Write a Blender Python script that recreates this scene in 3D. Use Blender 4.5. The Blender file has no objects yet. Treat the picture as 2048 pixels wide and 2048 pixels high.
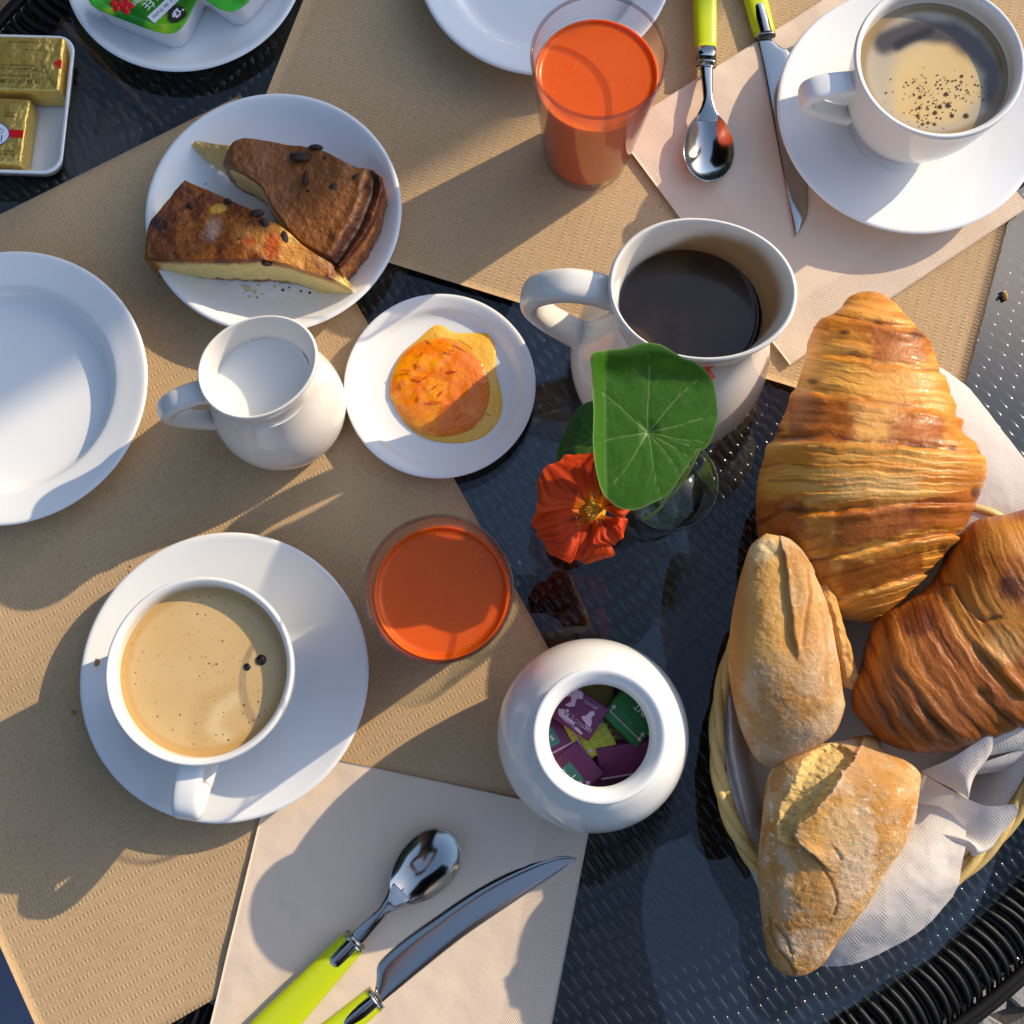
import bpy, bmesh, math, random
import numpy as np
from mathutils import Vector, Matrix
random.seed(7); RNG = np.random.default_rng(7)
S = bpy.context.scene; COL = S.collection

# ------------------------------------------------------------------ camera, sky, sun, exposure
TT = 0.72                      # height of the glass table top above the ground (m)
CAM_H, FPX, TILT = 60.0, 2288.0, math.radians(10.55)   # cm above the table, focal length in px of the 2048 px photo, tilt
cd = bpy.data.cameras.new('camera'); cam = bpy.data.objects.new('camera', cd); COL.objects.link(cam)
cam.location = (0, 0, TT + CAM_H / 100); cam.rotation_euler = (TILT, 0, 0)
cd.sensor_width = 36; cd.lens = 36 * FPX / 2048; cd.clip_start = 0.02; cd.clip_end = 400
S.camera = cam
SUN_EL, SUN_AZ = math.radians(28), math.radians(32)     # azimuth counted from +x towards +y
w = bpy.data.worlds.new('World'); S.world = w; w.use_nodes = True
nt = w.node_tree; bg = nt.nodes['Background']; sk = nt.nodes.new('ShaderNodeTexSky')
sk.sky_type = 'NISHITA'; sk.sun_disc = False; sk.sun_elevation = SUN_EL; sk.sun_rotation = math.radians(90) - SUN_AZ
nt.links.new(sk.outputs[0], bg.inputs[0]); bg.inputs[1].default_value = 0.15
sd = bpy.data.lights.new('sun', 'SUN'); sun = bpy.data.objects.new('sun', sd); COL.objects.link(sun)
sd.energy = 2.3; sd.angle = math.radians(0.5); sd.color = (1, .82, .56)
sdir = Vector((math.cos(SUN_EL) * math.cos(SUN_AZ), math.cos(SUN_EL) * math.sin(SUN_AZ), math.sin(SUN_EL)))
sun.rotation_euler = sdir.to_track_quat('Z', 'Y').to_euler(); sun.location = (3, 2, 3)
S.view_settings.view_transform = 'Standard'; S.view_settings.look = 'None'
S.view_settings.exposure = 1.0; S.view_settings.gamma = 1
try: S.view_settings.use_curve_mapping = False
except Exception: pass
S.render.engine = 'CYCLES'
S.cycles.use_denoising = True; S.cycles.max_bounces = 12; S.cycles.transparent_max_bounces = 24
S.cycles.transmission_bounces = 12; S.cycles.sample_clamp_indirect = 6

# ------------------------------------------------------------------ helpers
def P(u, v, z=0.0):
    """photo pixel (2048 px) on the level z cm above the table -> table coordinates in cm"""
    u = np.asarray(u, float); v = np.asarray(v, float)
    a = (u - 1024) / FPX; b = -(v - 1024) / FPX
    y = b * math.cos(TILT) + math.sin(TILT); zz = b * math.sin(TILT) - math.cos(TILT)
    t = (CAM_H - z) / -zz
    return np.stack([a * t, y * t, np.zeros_like(a * t) + z], -1)
def XY(u, v, z=0.0):
    p = P(u, v, z); return float(p[0]), float(p[1])
def pix(p):
    x, y, z = p[..., 0], p[..., 1], p[..., 2] - CAM_H
    yc = y * math.cos(TILT) + z * math.sin(TILT); zc = -y * math.sin(TILT) + z * math.cos(TILT)
    return 1024 + FPX * x / -zc, 1024 - FPX * yc / -zc
def hsh(ix, iy, iz):
    n = (ix * 374761393 + iy * 668265263 + iz * 2147483647 + 1013904223) & 0xffffffff
    n = ((n ^ (n >> 13)) * 1274126177) & 0xffffffff
    n = ((n ^ (n >> 16)) * 2246822519) & 0xffffffff
    return ((n ^ (n >> 15)) & 0xffffff) / float(0xffffff)
def vn(x, y, z=0.0):
    x, y, z = np.broadcast_arrays(np.asarray(x, float), np.asarray(y, float), np.asarray(z, float))
    xi, yi, zi = [np.floor(q).astype(np.int64) for q in (x, y, z)]
    f = [x - xi, y - yi, z - zi]; f = [q * q * (3 - 2 * q) for q in f]
    r = 0
    for dx in (0, 1):
        for dy in (0, 1):
            for dz in (0, 1):
                r = r + hsh(xi + dx, yi + dy, zi + dz) * (f[0] if dx else 1 - f[0]) * (f[1] if dy else 1 - f[1]) * (f[2] if dz else 1 - f[2])
    return r
def fbm(x, y, z=0.0, o=4):
    r = 0; a = .5; t = 0
    for i in range(o):
        r = r + a * vn(x * 2 ** i + 17.3 * i, y * 2 ** i - 9.1 * i, np.asarray(z) * 2 ** i + 3.7 * i); t += a; a *= .5
    return r / t
def sst(a, b, x):
    t = np.clip((x - a) / (b - a), 0, 1); return t * t * (3 - 2 * t)
def lerp(a, b, t):
    a = np.asarray(a, float); b = np.asarray(b, float); t = np.asarray(t)[..., None]; return a * (1 - t) + b * t
def crom(pts, n, closed=False):
    p = np.asarray(pts, float); m = len(p)
    if closed: q = np.concatenate([p[-1:], p, p[:2]]); seg = m
    else: q = np.concatenate([2 * p[:1] - p[1:2], p, 2 * p[-1:] - p[-2:-1]]); seg = m - 1
    t = np.linspace(0, seg, n, endpoint=not closed); i = np.minimum(t.astype(int), seg - 1); f = (t - i)[:, None]
    a, b, c, d = q[i], q[i + 1], q[i + 2], q[i + 3]
    return .5 * (2 * b + (c - a) * f + (2 * a - 5 * b + 4 * c - d) * f ** 2 + (3 * b - a - 3 * c + d) * f ** 3)
def resample(pts, n):
    p = np.asarray(pts, float); d = np.r_[0, np.cumsum(np.linalg.norm(np.diff(p, axis=0), axis=1))]
    t = np.linspace(0, d[-1], n); return np.stack([np.interp(t, d, p[:, k]) for k in range(p.shape[1])], -1)
def smoothed(pts, n):
    return resample(crom(pts, 12 * len(pts)), n)

def tag(o, label=None, cat=None, group=None, kind=None):
    for k, v in (('label', label), ('category', cat), ('group', group), ('kind', kind)):
        if v: o[k] = v
    return o
def thing(name, label, cat, loc=(0, 0, 0), group=None, rz=0.0, rot=None):
    o = bpy.data.objects.new(name, None); COL.objects.link(o); o.empty_display_size = .02
    o.location = (loc[0] / 100, loc[1] / 100, TT + loc[2] / 100)
    o.rotation_euler = rot if rot else (0, 0, rz)
    return tag(o, label, cat, group)
def mesh(name, v, f, m, parent=None, local=False, smooth=True, col=None, auto=None):
    """v: (n,3) in cm. With local=False they are table coordinates, else coordinates of the parent."""
    v = np.asarray(v, float).reshape(-1, 3)
    me = bpy.data.meshes.new(name); o = bpy.data.objects.new(name, me); COL.objects.link(o)
    v = v * .01
    if not local: v = v + np.array([0, 0, TT])
    if parent is not None:
        o.parent = parent
        if not local:
            pm = Matrix.LocRotScale(parent.location, parent.rotation_euler, None)
            if parent.parent: pm = Matrix.LocRotScale(parent.parent.location, parent.parent.rotation_euler, None) @ pm
            im = np.array(pm.inverted()); v = v @ im[:3, :3].T + im[:3, 3]
    elif not local:
        c = np.array([v[:, 0].mean(), v[:, 1].mean(), v[:, 2].min()]); v = v - c; o.location = c
    if isinstance(f, np.ndarray):
        k = f.shape[1]
        me.vertices.add(len(v)); me.vertices.foreach_set('co', v.ravel())
        me.loops.add(f.size); me.loops.foreach_set('vertex_index', f.ravel().astype(np.int32))
        me.polygons.add(len(f)); me.polygons.foreach_set('loop_start', np.arange(0, f.size, k, dtype=np.int32))
        try: me.polygons.foreach_set('loop_total', np.full(len(f), k, dtype=np.int32))
        except Exception: pass
        me.update(calc_edges=True); me.validate()
    else:
        me.from_pydata([tuple(q) for q in v], [], f); me.update()
    if smooth: me.polygons.foreach_set('use_smooth', np.ones(len(me.polygons), bool))
    if col is not None:
        ca = me.color_attributes.new('Col', 'FLOAT_COLOR', 'POINT')
        c4 = np.ones((len(v), 4)); c4[:, :3] = np.clip(np.asarray(col).reshape(-1, 3), 0, 1)
        ca.data.foreach_set('color', c4.ravel().astype(np.float32))
    if auto is not None:
        bm = bmesh.new(); bm.from_mesh(me)
        for e in bm.edges:
            if len(e.link_faces) == 2 and e.calc_face_angle(0) > auto: e.smooth = False
        bm.to_mesh(me); bm.free()
    if m: me.materials.append(m)
    return o
def quads(n, m, cu=False, cv=False):
    i = np.arange(n if cu else n - 1); j = np.arange(m if cv else m - 1)
    I, J = np.meshgrid(i, j, indexing='ij'); I2 = (I + 1) % n; J2 = (J + 1) % m
    return np.stack([I * m + J, I2 * m + J, I2 * m + J2, I * m + J2], -1).reshape(-1, 4)
def lathe(name, prof, c, m, parent=None, seg=112, mod=None, sub=4, col=None, closed=False):
    """prof: (r,z) from the bottom outside round to the inside; mod(theta,r,z)->r changes the radius"""
    p = crom(prof, (len(prof) - 1) * sub + 1) if sub > 1 else np.asarray(prof, float)
    p[:, 0] = np.maximum(p[:, 0], 0.0005)
    th = np.linspace(0, 2 * np.pi, seg, endpoint=False)
    R = np.repeat(p[:, :1], seg, 1); Z = np.repeat(p[:, 1:], seg, 1); T = np.repeat(th[None], len(p), 0)
    if mod: R, Z = mod(T, R, Z)
    v = np.stack([c[0] + R * np.cos(T), c[1] + R * np.sin(T), Z + (c[2] if len(c) > 2 else 0)], -1)
    C = col(v) if col else None
    return mesh(name, v, quads(len(p), seg, cu=closed, cv=True)[:, ::-1], m, parent, col=C)
def sweep(name, pts, wdt, thk, bn, m, parent=None, n=60, k=20, power=3.0, local=False, caps=True, sub=True, col=None):
    """rounded band along pts; bn = fixed binormal or None; wdt/thk: half sizes (scalars or lists along the path)"""
    p = crom(pts, n) if sub else np.asarray(pts, float); n = len(p)
    W = np.interp(np.linspace(0, 1, n), np.linspace(0, 1, len(np.atleast_1d(wdt))), np.atleast_1d(wdt))
    K = np.interp(np.linspace(0, 1, n), np.linspace(0, 1, len(np.atleast_1d(thk))), np.atleast_1d(thk))
    t = np.gradient(p, axis=0); t /= np.linalg.norm(t, axis=1)[:, None] + 1e-9
    if bn is None:
        b = np.cross(t, [0.13, 0.21, .97])
    else: b = np.repeat(np.asarray(bn, float)[None], n, 0); b = b - t * (b * t).sum(1)[:, None]
    b /= np.linalg.norm(b, axis=1)[:, None] + 1e-9
    nn = np.cross(b, t)
    a = np.linspace(0, 2 * np.pi, k, endpoint=False)
    ca = np.sign(np.cos(a)) * np.abs(np.cos(a)) ** (2 / power); sa = np.sign(np.sin(a)) * np.abs(np.sin(a)) ** (2 / power)
    v = p[:, None] + b[:, None] * (W[:, None] * ca)[..., None] + nn[:, None] * (K[:, None] * sa)[..., None]
    f = quads(n, k, cv=True)
    if caps:
        v = np.concatenate([v.reshape(-1, 3), p[:1], p[-1:]]); N = n * k
        f = np.concatenate([f, [[N, (j + 1) % k, j, j] for j in range(k)], [[N + 1, N - k + j, N - k + (j + 1) % k, N - k + (j + 1) % k] for j in range(k)]])
        fl = [tuple(q) if q[2] != q[3] else tuple(q[:3]) for q in f.tolist()]
        return mesh(name, v, fl, m, parent, local=local)
    return mesh(name, v, f, m, parent, local=local)
def patch(name, ctrl, nu, nv, m, parent=None, thick=0.0, rough=0.0, world=False, col=None, nsc=.6, seed=0):
    """smooth sheet through a grid of (u,v,z) pixel/height control points"""
    g = np.asarray(ctrl, float)
    if not world: g = P(g[..., 0], g[..., 1], g[..., 2])
    a = np.stack([crom(g[i], nv) for i in range(len(g))]); b = np.stack([crom(a[:, j], nu) for j in range(nv)], 1)
    if rough: b[..., 2] += rough * (fbm(b[..., 0] * nsc + seed, b[..., 1] * nsc, seed) - .5) * 2
    C = col(b) if col else None
    f = quads(nu, nv)
    if thick:
        lo = b.copy(); lo[..., 2] -= thick; n = nu * nv
        v = np.concatenate([b.reshape(-1, 3), lo.reshape(-1, 3)])
        ring = [(0, j) for j in range(nv)] + [(i, nv - 1) for i in range(1, nu)] + [(nu - 1, j) for j in range(nv - 2, -1, -1)] + [(i, 0) for i in range(nu - 2, 0, -1)]
        ids = [i * nv + j for i, j in ring]; k = len(ids)
        side = np.array([[ids[q], ids[(q + 1) % k], ids[(q + 1) % k] + n, ids[q] + n] for q in range(k)])
        f = np.concatenate([f, f[:, ::-1] + n, side[:, ::-1]])
        if C is not None: C = np.concatenate([C.reshape(-1, 3), C.reshape(-1, 3)])
        return mesh(name, v, f, m, parent, col=C, auto=1.0 if thick > .1 else None)
    return mesh(name, b, f, m, parent, col=C)
def blob(name, left, right, zmid, hfac, n, m, mat, parent=None, disp=None, colf=None, zfun=None, power=2.2, flat=0.0):
    """loaf between a left and a right outline (pixels) whose widest level is zmid cm above the table"""
    L = smoothed(left, n); R = smoothed(right, n); s = np.linspace(0, 1, n)
    zm = np.full(n, zmid) if zfun is None else zfun(s)
    L3 = np.stack([P(L[i, 0], L[i, 1], zm[i]) for i in range(n)]); R3 = np.stack([P(R[i, 0], R[i, 1], zm[i]) for i in range(n)])
    C = (L3 + R3) / 2; D = R3 - L3; W = np.linalg.norm(D, axis=1) / 2
    D = D / (np.linalg.norm(D, axis=1)[:, None] + 1e-9); D[W < 1e-3] = D[np.argmax(W)]
    kern = np.ones(25) / 25
    for k in range(3): D[:, k] = np.convolve(np.pad(D[:, k], 12, mode='edge'), kern, 'valid')
    D /= np.linalg.norm(D, axis=1)[:, None]
    a = np.linspace(0, 2 * np.pi, m, endpoint=False)
    ca = np.sign(np.cos(a)) * np.abs(np.cos(a)) ** (2 / power); sa = np.sign(np.sin(a)) * np.abs(np.sin(a)) ** (2 / power)
    hh = W * hfac if np.isscalar(hfac) else W * hfac(s)
    up = np.array([0, 0, 1.0])
    lowk = np.where(sa < 0, 1 - flat, 1.0)
    v = C[:, None] + D[:, None] * (W[:, None] * ca)[..., None] + up * (hh[:, None] * (sa * lowk))[..., None]
    nrm = D[:, None] * (np.repeat(ca[None], n, 0) * hh[:, None])[..., None] + up * (np.repeat(sa[None], n, 0) * W[:, None])[..., None]
    nrm = nrm / (np.linalg.norm(nrm, axis=2)[..., None] + 1e-6)
    u, vv = pix(v); topm = sst(-.25, .15, nrm[..., 2])
    if disp is not None:
        v = v + nrm * (disp(u, vv, v, np.repeat(s[:, None], m, 1), topm) * np.minimum(1, W / .5)[:, None])[..., None]
    col = colf(u, vv, v, np.repeat(s[:, None], m, 1), topm) if colf else None
    return mesh(name, v, quads(n, m, cv=True)[:, ::-1], mat, parent, col=col)
def pdist(u, v, pts):
    """distance of pixels to a polyline, and on which side of it (left of travel > 0)"""
    p = np.asarray(pts, float); best = np.full(u.shape, 1e9); side = np.zeros(u.shape)
    for (x0, y0), (x1, y1) in zip(p[:-1], p[1:]):
        dx, dy = x1 - x0, y1 - y0; t = np.clip(((u - x0) * dx + (v - y0) * dy) / (dx * dx + dy * dy), 0, 1)
        d = np.hypot(u - x0 - t * dx, v - y0 - t * dy); s = np.sign((u - x0) * dy - (v - y0) * dx)
        k = d < best; best = np.where(k, d, best); side = np.where(k, s, side)
    return best, side
def inside(u, v, poly):
    p = np.asarray(poly, float); r = np.zeros(u.shape, bool)
    for (x0, y0), (x1, y1) in zip(p, np.roll(p, -1, 0)):
        c = ((y0 > v) != (y1 > v)) & (u < (x1 - x0) * (v - y0) / (y1 - y0 + 1e-9) + x0); r ^= c
    return r
def text(name, s, size, loc, rz, m, parent, rot=None, align='CENTER', sx=1.0, ext=0.0):
    """flat print, parent coordinates in cm"""
    cu = bpy.data.curves.new(name, 'FONT'); cu.body = s; cu.size = 1; cu.align_x = align; cu.align_y = 'CENTER'; cu.resolution_u = 3
    t = bpy.data.objects.new('tmp', cu); COL.objects.link(t); bpy.context.view_layer.update()
    me = bpy.data.meshes.new_from_object(t); bpy.data.objects.remove(t); bpy.data.curves.remove(cu)
    o = bpy.data.objects.new(name, me); COL.objects.link(o); o.parent = parent
    me.transform(Matrix.Diagonal((size * .01 * sx, size * .01, 1, 1)))
    o.location = [q * .01 for q in loc]; o.rotation_euler = rot or (0, 0, rz)
    me.materials.clear(); me.materials.append(m); me.name = name
    return o
def rbox(name, dims, rad, m, parent, loc=(0, 0, 0), taper=1.0, seg=3, rz=0.0, vert=None):
    """box with rounded vertical corners (vert) and edges (rad), base at loc, parent coordinates"""
    bm = bmesh.new(); bmesh.ops.create_cube(bm, size=1)
    for q in bm.verts:
        k = taper if q.co.z < 0 else 1.0
        q.co = Vector((q.co.x * dims[0] * k, q.co.y * dims[1] * k, (q.co.z + .5) * dims[2]))
    if vert:
        e = [e for e in bm.edges if abs(e.verts[0].co.z - e.verts[1].co.z) > dims[2] * .5]
        bmesh.ops.bevel(bm, geom=e, offset=vert, segments=8, affect='EDGES', profile=.5)
    if rad:
        e = [e for e in bm.edges if e.calc_face_angle(0) > .6]
        bmesh.ops.bevel(bm, geom=e, offset=rad, segments=seg, affect='EDGES', profile=.5)
    ca, sa = math.cos(rz), math.sin(rz)
    v = [(q.co.x * ca - q.co.y * sa + loc[0], q.co.x * sa + q.co.y * ca + loc[1], q.co.z + loc[2]) for q in bm.verts]
    bm.verts.index_update(); f = [tuple(q.index for q in fc.verts) for fc in bm.faces]; bm.free()
    return mesh(name, v, f, m, parent, local=True, auto=.7)
def copy_tree(o, parent=None):
    c = o.copy(); COL.objects.link(c)
    if parent: c.parent = parent
    for ch in list(o.children): copy_tree(ch, c)
    return c

# ------------------------------------------------------------------ materials
class NB:
    def __init__(s, m): s.t = m.node_tree; s.L = s.t.links
    def n(s, typ, **k):
        q = s.t.nodes.new(typ)
        for a, b in k.items(): setattr(q, a, b)
        return q
    def math(s, op, a, b=None, c=None):
        q = s.n('ShaderNodeMath', operation=op)
        for i, x in enumerate((a, b, c)):
            if x is None: continue
            if isinstance(x, (int, float)): q.inputs[i].default_value = x
            else: s.L.new(x, q.inputs[i])
        return q.outputs[0]
    def noise(s, vec, scale, detail=4, rough=.5):
        q = s.n('ShaderNodeTexNoise'); q.inputs['Scale'].default_value = scale; q.inputs['Detail'].default_value = detail; q.inputs['Roughness'].default_value = rough
        if vec is not None: s.L.new(vec, q.inputs['Vector'])
        return q.outputs[0]
    def ramp(s, fac, stops):
        q = s.n('ShaderNodeValToRGB'); e = q.color_ramp.elements
        while len(e) < len(stops): e.new(.5)
        for i, (p, c) in enumerate(stops): e[i].position = p; e[i].color = (*c, 1)
        s.L.new(fac, q.inputs[0]); return q.outputs[0]
    def mix(s, fac, a, b):
        q = s.n('ShaderNodeMix', data_type='RGBA')
        for i, x in ((0, fac), (6, a), (7, b)):
            if isinstance(x, (int, float)): q.inputs[i].default_value = x
            elif isinstance(x, tuple): q.inputs[i].default_value = (*x, 1)
            else: s.L.new(x, q.inputs[i])
        return q.outputs[2]
def pbr(name, color=(.8, .8, .8), rough=.5, metal=0.0, spec=.5, coat=0.0, sss=0.0, sssr=(.01, .004, .002), vcol=False, grain=None, bump=None, var=None, ior=None):
    m = bpy.data.materials.new(name); m.use_nodes = True; b = m.node_tree.nodes['Principled BSDF']; k = NB(m)
    b.inputs['Base Color'].default_value = (*color, 1); b.inputs['Roughness'].default_value = rough; b.inputs['Metallic'].default_value = metal
    b.inputs['Specular IOR Level'].default_value = spec; b.inputs['Coat Weight'].default_value = coat; b.inputs['Coat Roughness'].default_value = .06
    if sss: b.inputs['Subsurface Weight'].default_value = sss; b.inputs['Subsurface Radius'].default_value = sssr; b.inputs['Subsurface Scale'].default_value = 1.0
    tc = k.n('ShaderNodeTexCoord').outputs['Object']; base = None
    if vcol:
        a = k.n('ShaderNodeAttribute'); a.attribute_name = 'Col'; base = a.outputs['Color']; k.L.new(base, b.inputs['Base Color'])
    if var:                                   # (scale, amount, dark colour)
        f = k.math('MULTIPLY', k.noise(tc, var[0], 5, .6), var[1])
        base = k.mix(f, base if base is not None else color, var[2]); k.L.new(base, b.inputs['Base Color'])
    h = None
    for sc, st in (bump or []):
        q = k.math('MULTIPLY', k.noise(tc, sc, 4, .6), st); h = q if h is None else k.math('ADD', h, q)
    if h is not None:
        bp = k.n('ShaderNodeBump'); bp.inputs['Strength'].default_value = 1; bp.inputs['Distance'].default_value = .001
        k.L.new(h, bp.inputs['Height']); k.L.new(bp.outputs[0], b.inputs['Normal'])
    m['nb'] = 1
    return m
def thin_glass(name, tint=(.97, .985, .98), edge=(.45, .42, .42), ior=1.5):
    """wall of clear glass without refraction: Fresnel mirror over a tinted see-through, darker where one looks along the wall"""
    m = bpy.data.materials.new(name); m.use_nodes = True; k = NB(m); t = m.node_tree; t.nodes.remove(t.nodes['Principled BSDF'])
    lw = k.n('ShaderNodeLayerWeight'); lw.inputs[0].default_value = .5; f0 = ((ior - 1) / (ior + 1)) ** 2
    frs = k.math('ADD', f0, k.math('MULTIPLY', 1 - f0, k.math('POWER', lw.outputs['Facing'], 5)))     # the same from both sides of the wall
    c = k.mix(k.math('POWER', lw.outputs['Facing'], 2.2), tint, edge)
    tr = k.n('ShaderNodeBsdfTransparent'); k.L.new(c, tr.inputs[0])
    gl = k.n('ShaderNodeBsdfGlossy'); gl.inputs['Roughness'].default_value = .015
    mx = k.n('ShaderNodeMixShader'); k.L.new(frs, mx.inputs[0]); k.L.new(tr.outputs[0], mx.inputs[1]); k.L.new(gl.outputs[0], mx.inputs[2])
    k.L.new(mx.outputs[0], t.nodes['Material Output'].inputs[0]); return m
def true_glass(name, color=(1, 1, 1), ior=1.5, rough=0.0):
    m = bpy.data.materials.new(name); m.use_nodes = True; k = NB(m); t = m.node_tree; t.nodes.remove(t.nodes['Principled BSDF'])
    g = k.n('ShaderNodeBsdfGlass'); g.inputs['Color'].default_value = (*color, 1); g.inputs['IOR'].default_value = ior; g.inputs['Roughness'].default_value = rough
    k.L.new(g.outputs[0], t.nodes['Material Output'].inputs[0]); return m

def kraft_mat():
    m = pbr('kraft_paper', (.5, .36, .215), .9, spec=.08); k = NB(m); t = m.node_tree; b = t.nodes['Principled BSDF']
    tc = k.n('ShaderNodeTexCoord').outputs['Object']; sx = k.n('ShaderNodeSeparateXYZ'); k.L.new(tc, sx.inputs[0])
    X = k.math('MULTIPLY', sx.outputs[0], 1000); Y = k.math('MULTIPLY', sx.outputs[1], 1000)      # mm; rows run along x
    def cell(v, period, half, soft):
        f = k.math('ABSOLUTE', k.math('SUBTRACT', k.math('FRACT', k.math('DIVIDE', v, period)), .5))
        q = k.n('ShaderNodeMapRange', interpolation_type='SMOOTHSTEP'); k.L.new(f, q.inputs[0])
        q.inputs[1].default_value = half - soft; q.inputs[2].default_value = half + soft; q.inputs[3].default_value = 1; q.inputs[4].default_value = 0
        return q.outputs[0]
    wob = k.math('MULTIPLY', k.math('SUBTRACT', k.noise(tc, 30, 2), .5), 1.2); Yw = k.math('ADD', Y, wob)
    dash = k.math('MULTIPLY', cell(X, 2.1, .22, .16), cell(Yw, 6.6, .17, .07))
    dots = k.math('MULTIPLY', cell(X, 2.1, .2, .15), cell(k.math('ADD', Yw, 3.3), 6.6, .07, .05))
    h = k.math('ADD', k.math('MULTIPLY', dash, .17), k.math('MULTIPLY', dots, .08))
    h = k.math('MULTIPLY', h, k.math('ADD', .55, k.noise(tc, 22, 3)))
    h = k.math('ADD', h, k.math('MULTIPLY', k.noise(tc, 900, 3), .10)); h = k.math('ADD', h, k.math('MULTIPLY', k.noise(tc, 120, 3), .12))
    bp = k.n('ShaderNodeBump'); bp.inputs['Strength'].default_value = .8; bp.inputs['Distance'].default_value = .001
    k.L.new(h, bp.inputs['Height']); k.L.new(bp.outputs[0], b.inputs['Normal'])
    fib = k.noise(tc, 700, 3, .7); spk = k.noise(tc, 420, 1, .5)
    c = k.ramp(k.math('ADD', k.math('MULTIPLY', fib, .7), k.math('MULTIPLY', k.noise(tc, 14, 3), .3)), [(.3, (.42, .285, .155)), (.5, (.52, .36, .205)), (.72, (.60, .425, .245))])
    d = k.n('ShaderNodeMapRange'); k.L.new(spk, d.inputs[0]); d.inputs[1].default_value = .765; d.inputs[2].default_value = .80
    c = k.mix(k.math('MULTIPLY', d.outputs[0], .6), c, (.16, .10, .06)); k.L.new(c, b.inputs['Base Color'])
    return m
def tissue_mat(name, color, scale_mm=1.5, border=None, half=8.2, dist=.0006, trans=0.0):
    m = pbr(name, color, .92, spec=.06); k = NB(m); t = m.node_tree; b = t.nodes['Principled BSDF']
    tc = k.n('ShaderNodeTexCoord').outputs['Object']; sx = k.n('ShaderNodeSeparateXYZ'); k.L.new(tc, sx.inputs[0])
    X = k.math('MULTIPLY', sx.outputs[0], 1000); Y = k.math('MULTIPLY', sx.outputs[1], 1000)
    wv = k.math('MULTIPLY', k.math('SINE', k.math('MULTIPLY', X, 6.283 / scale_mm)), k.math('SINE', k.math('MULTIPLY', Y, 6.283 / scale_mm)))
    if border:                                 # embossed band along two free edges
        e = k.math('MAXIMUM', X, k.math('MULTIPLY', Y, -1)); q = k.n('ShaderNodeMapRange'); k.L.new(e, q.inputs[0])
        q.inputs[1].default_value = half * 10 - border; q.inputs[2].default_value = half * 10 - border + 1.5; wv = k.math('MULTIPLY', wv, q.outputs[0])
    if not border:                             # dotted lines on a square grid
        def line(a): return k.math('GREATER_THAN', k.math('ABSOLUTE', k.math('SUBTRACT', k.math('FRACT', k.math('DIVIDE', a, 11)), .5)), .41)
        wv = k.math('MULTIPLY', wv, k.math('ADD', .12, k.math('MAXIMUM', line(X), line(Y))))
    h = k.math('ADD', k.math('MULTIPLY', wv, .35 if border else .22), k.math('MULTIPLY', k.noise(tc, 900, 3), .25)); h = k.math('ADD', h, k.math('MULTIPLY', k.noise(tc, 60, 4), 1.2))
    bp = k.n('ShaderNodeBump'); bp.inputs['Strength'].default_value = .8; bp.inputs['Distance'].default_value = dist
    k.L.new(h, bp.inputs['Height']); k.L.new(bp.outputs[0], b.inputs['Normal'])
    k.L.new(k.mix(k.math('MULTIPLY', k.noise(tc, 500, 3), .25), color, tuple(q * .8 for q in color)), b.inputs['Base Color'])
    if trans:
        tr = k.n('ShaderNodeBsdfTranslucent'); tr.inputs[0].default_value = (*color, 1); mx = k.n('ShaderNodeMixShader'); mx.inputs[0].default_value = trans
        k.L.new(b.outputs[0], mx.inputs[1]); k.L.new(tr.outputs[0], mx.inputs[2]); k.L.new(mx.outputs[0], t.nodes['Material Output'].inputs[0])
    return m
def add_trans(m, fac, color=None):
    k = NB(m); t = m.node_tree; b = t.nodes['Principled BSDF']; tr = k.n('ShaderNodeBsdfTranslucent'); mx = k.n('ShaderNodeMixShader'); mx.inputs[0].default_value = fac
    src = b.inputs['Base Color']
    if color: tr.inputs[0].default_value = (*color, 1)
    elif src.is_linked: k.L.new(src.links[0].from_socket, tr.inputs[0])
    else: tr.inputs[0].default_value = src.default_value
    k.L.new(b.outputs[0], mx.inputs[1]); k.L.new(tr.outputs[0], mx.inputs[2]); k.L.new(mx.outputs[0], t.nodes['Material Output'].inputs[0]); return m

M = {}
M['china'] = pbr('white_china', (.84, .85, .85), .10, spec=.5, var=(40, .06, (.78, .79, .78)))
M['jugchina'] = pbr('jug_glaze', (.78, .745, .70), .10, spec=.5, vcol=True)
M['cupchina'] = pbr('cup_glaze', (.80, .80, .79), .09, vcol=True)
M['kraft'] = kraft_mat()
M['nap'] = tissue_mat('folded_paper_napkin', (.78, .63, .50), 1.3, 26, 8.2, .0005)
M['tissue'] = tissue_mat('basket_paper', (.82, .77, .73), 1.7, None, 8, .0005, .28)
M['steel'] = pbr('polished_steel', (.46, .44, .41), .13, 1.0, bump=[(900, .02)])
M['lime'] = pbr('lime_plastic', (.56, .66, .012), .28, spec=.4, coat=.2)
M['rattan'] = pbr('dark_rattan', (.011, .010, .0095), .10, spec=.48)
M['rattan_rim'] = pbr('dark_rattan_rim', (.010, .009, .008), .48, spec=.25, bump=[(600, .15)])
M['under'] = pbr('dark_panel', (.008, .008, .008), .8)
M['tglass'] = thin_glass('table_glass', (.93, .95, .95), (.5, .55, .56), 1.58)
M['glass'] = thin_glass('tumbler_glass', (.985, .985, .98), (.90, .88, .87), 1.35)
M['vase'] = thin_glass('vase_glass', (.95, .98, .96), (.62, .70, .66), 1.75)
M['water'] = thin_glass('vase_water', (.93, .97, .92), (.7, .8, .7), 1.5)
M['juice'] = pbr('carrot_orange_juice', (.72, .088, .006), .25, spec=.28, sss=.6, sssr=(.006, .002, .0006), var=(140, .55, (.80, .16, .012)))
M['coffee'] = pbr('coffee_surface', (.1, .05, .02), .12, spec=.5, vcol=True, bump=[(300, .03)])
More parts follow.
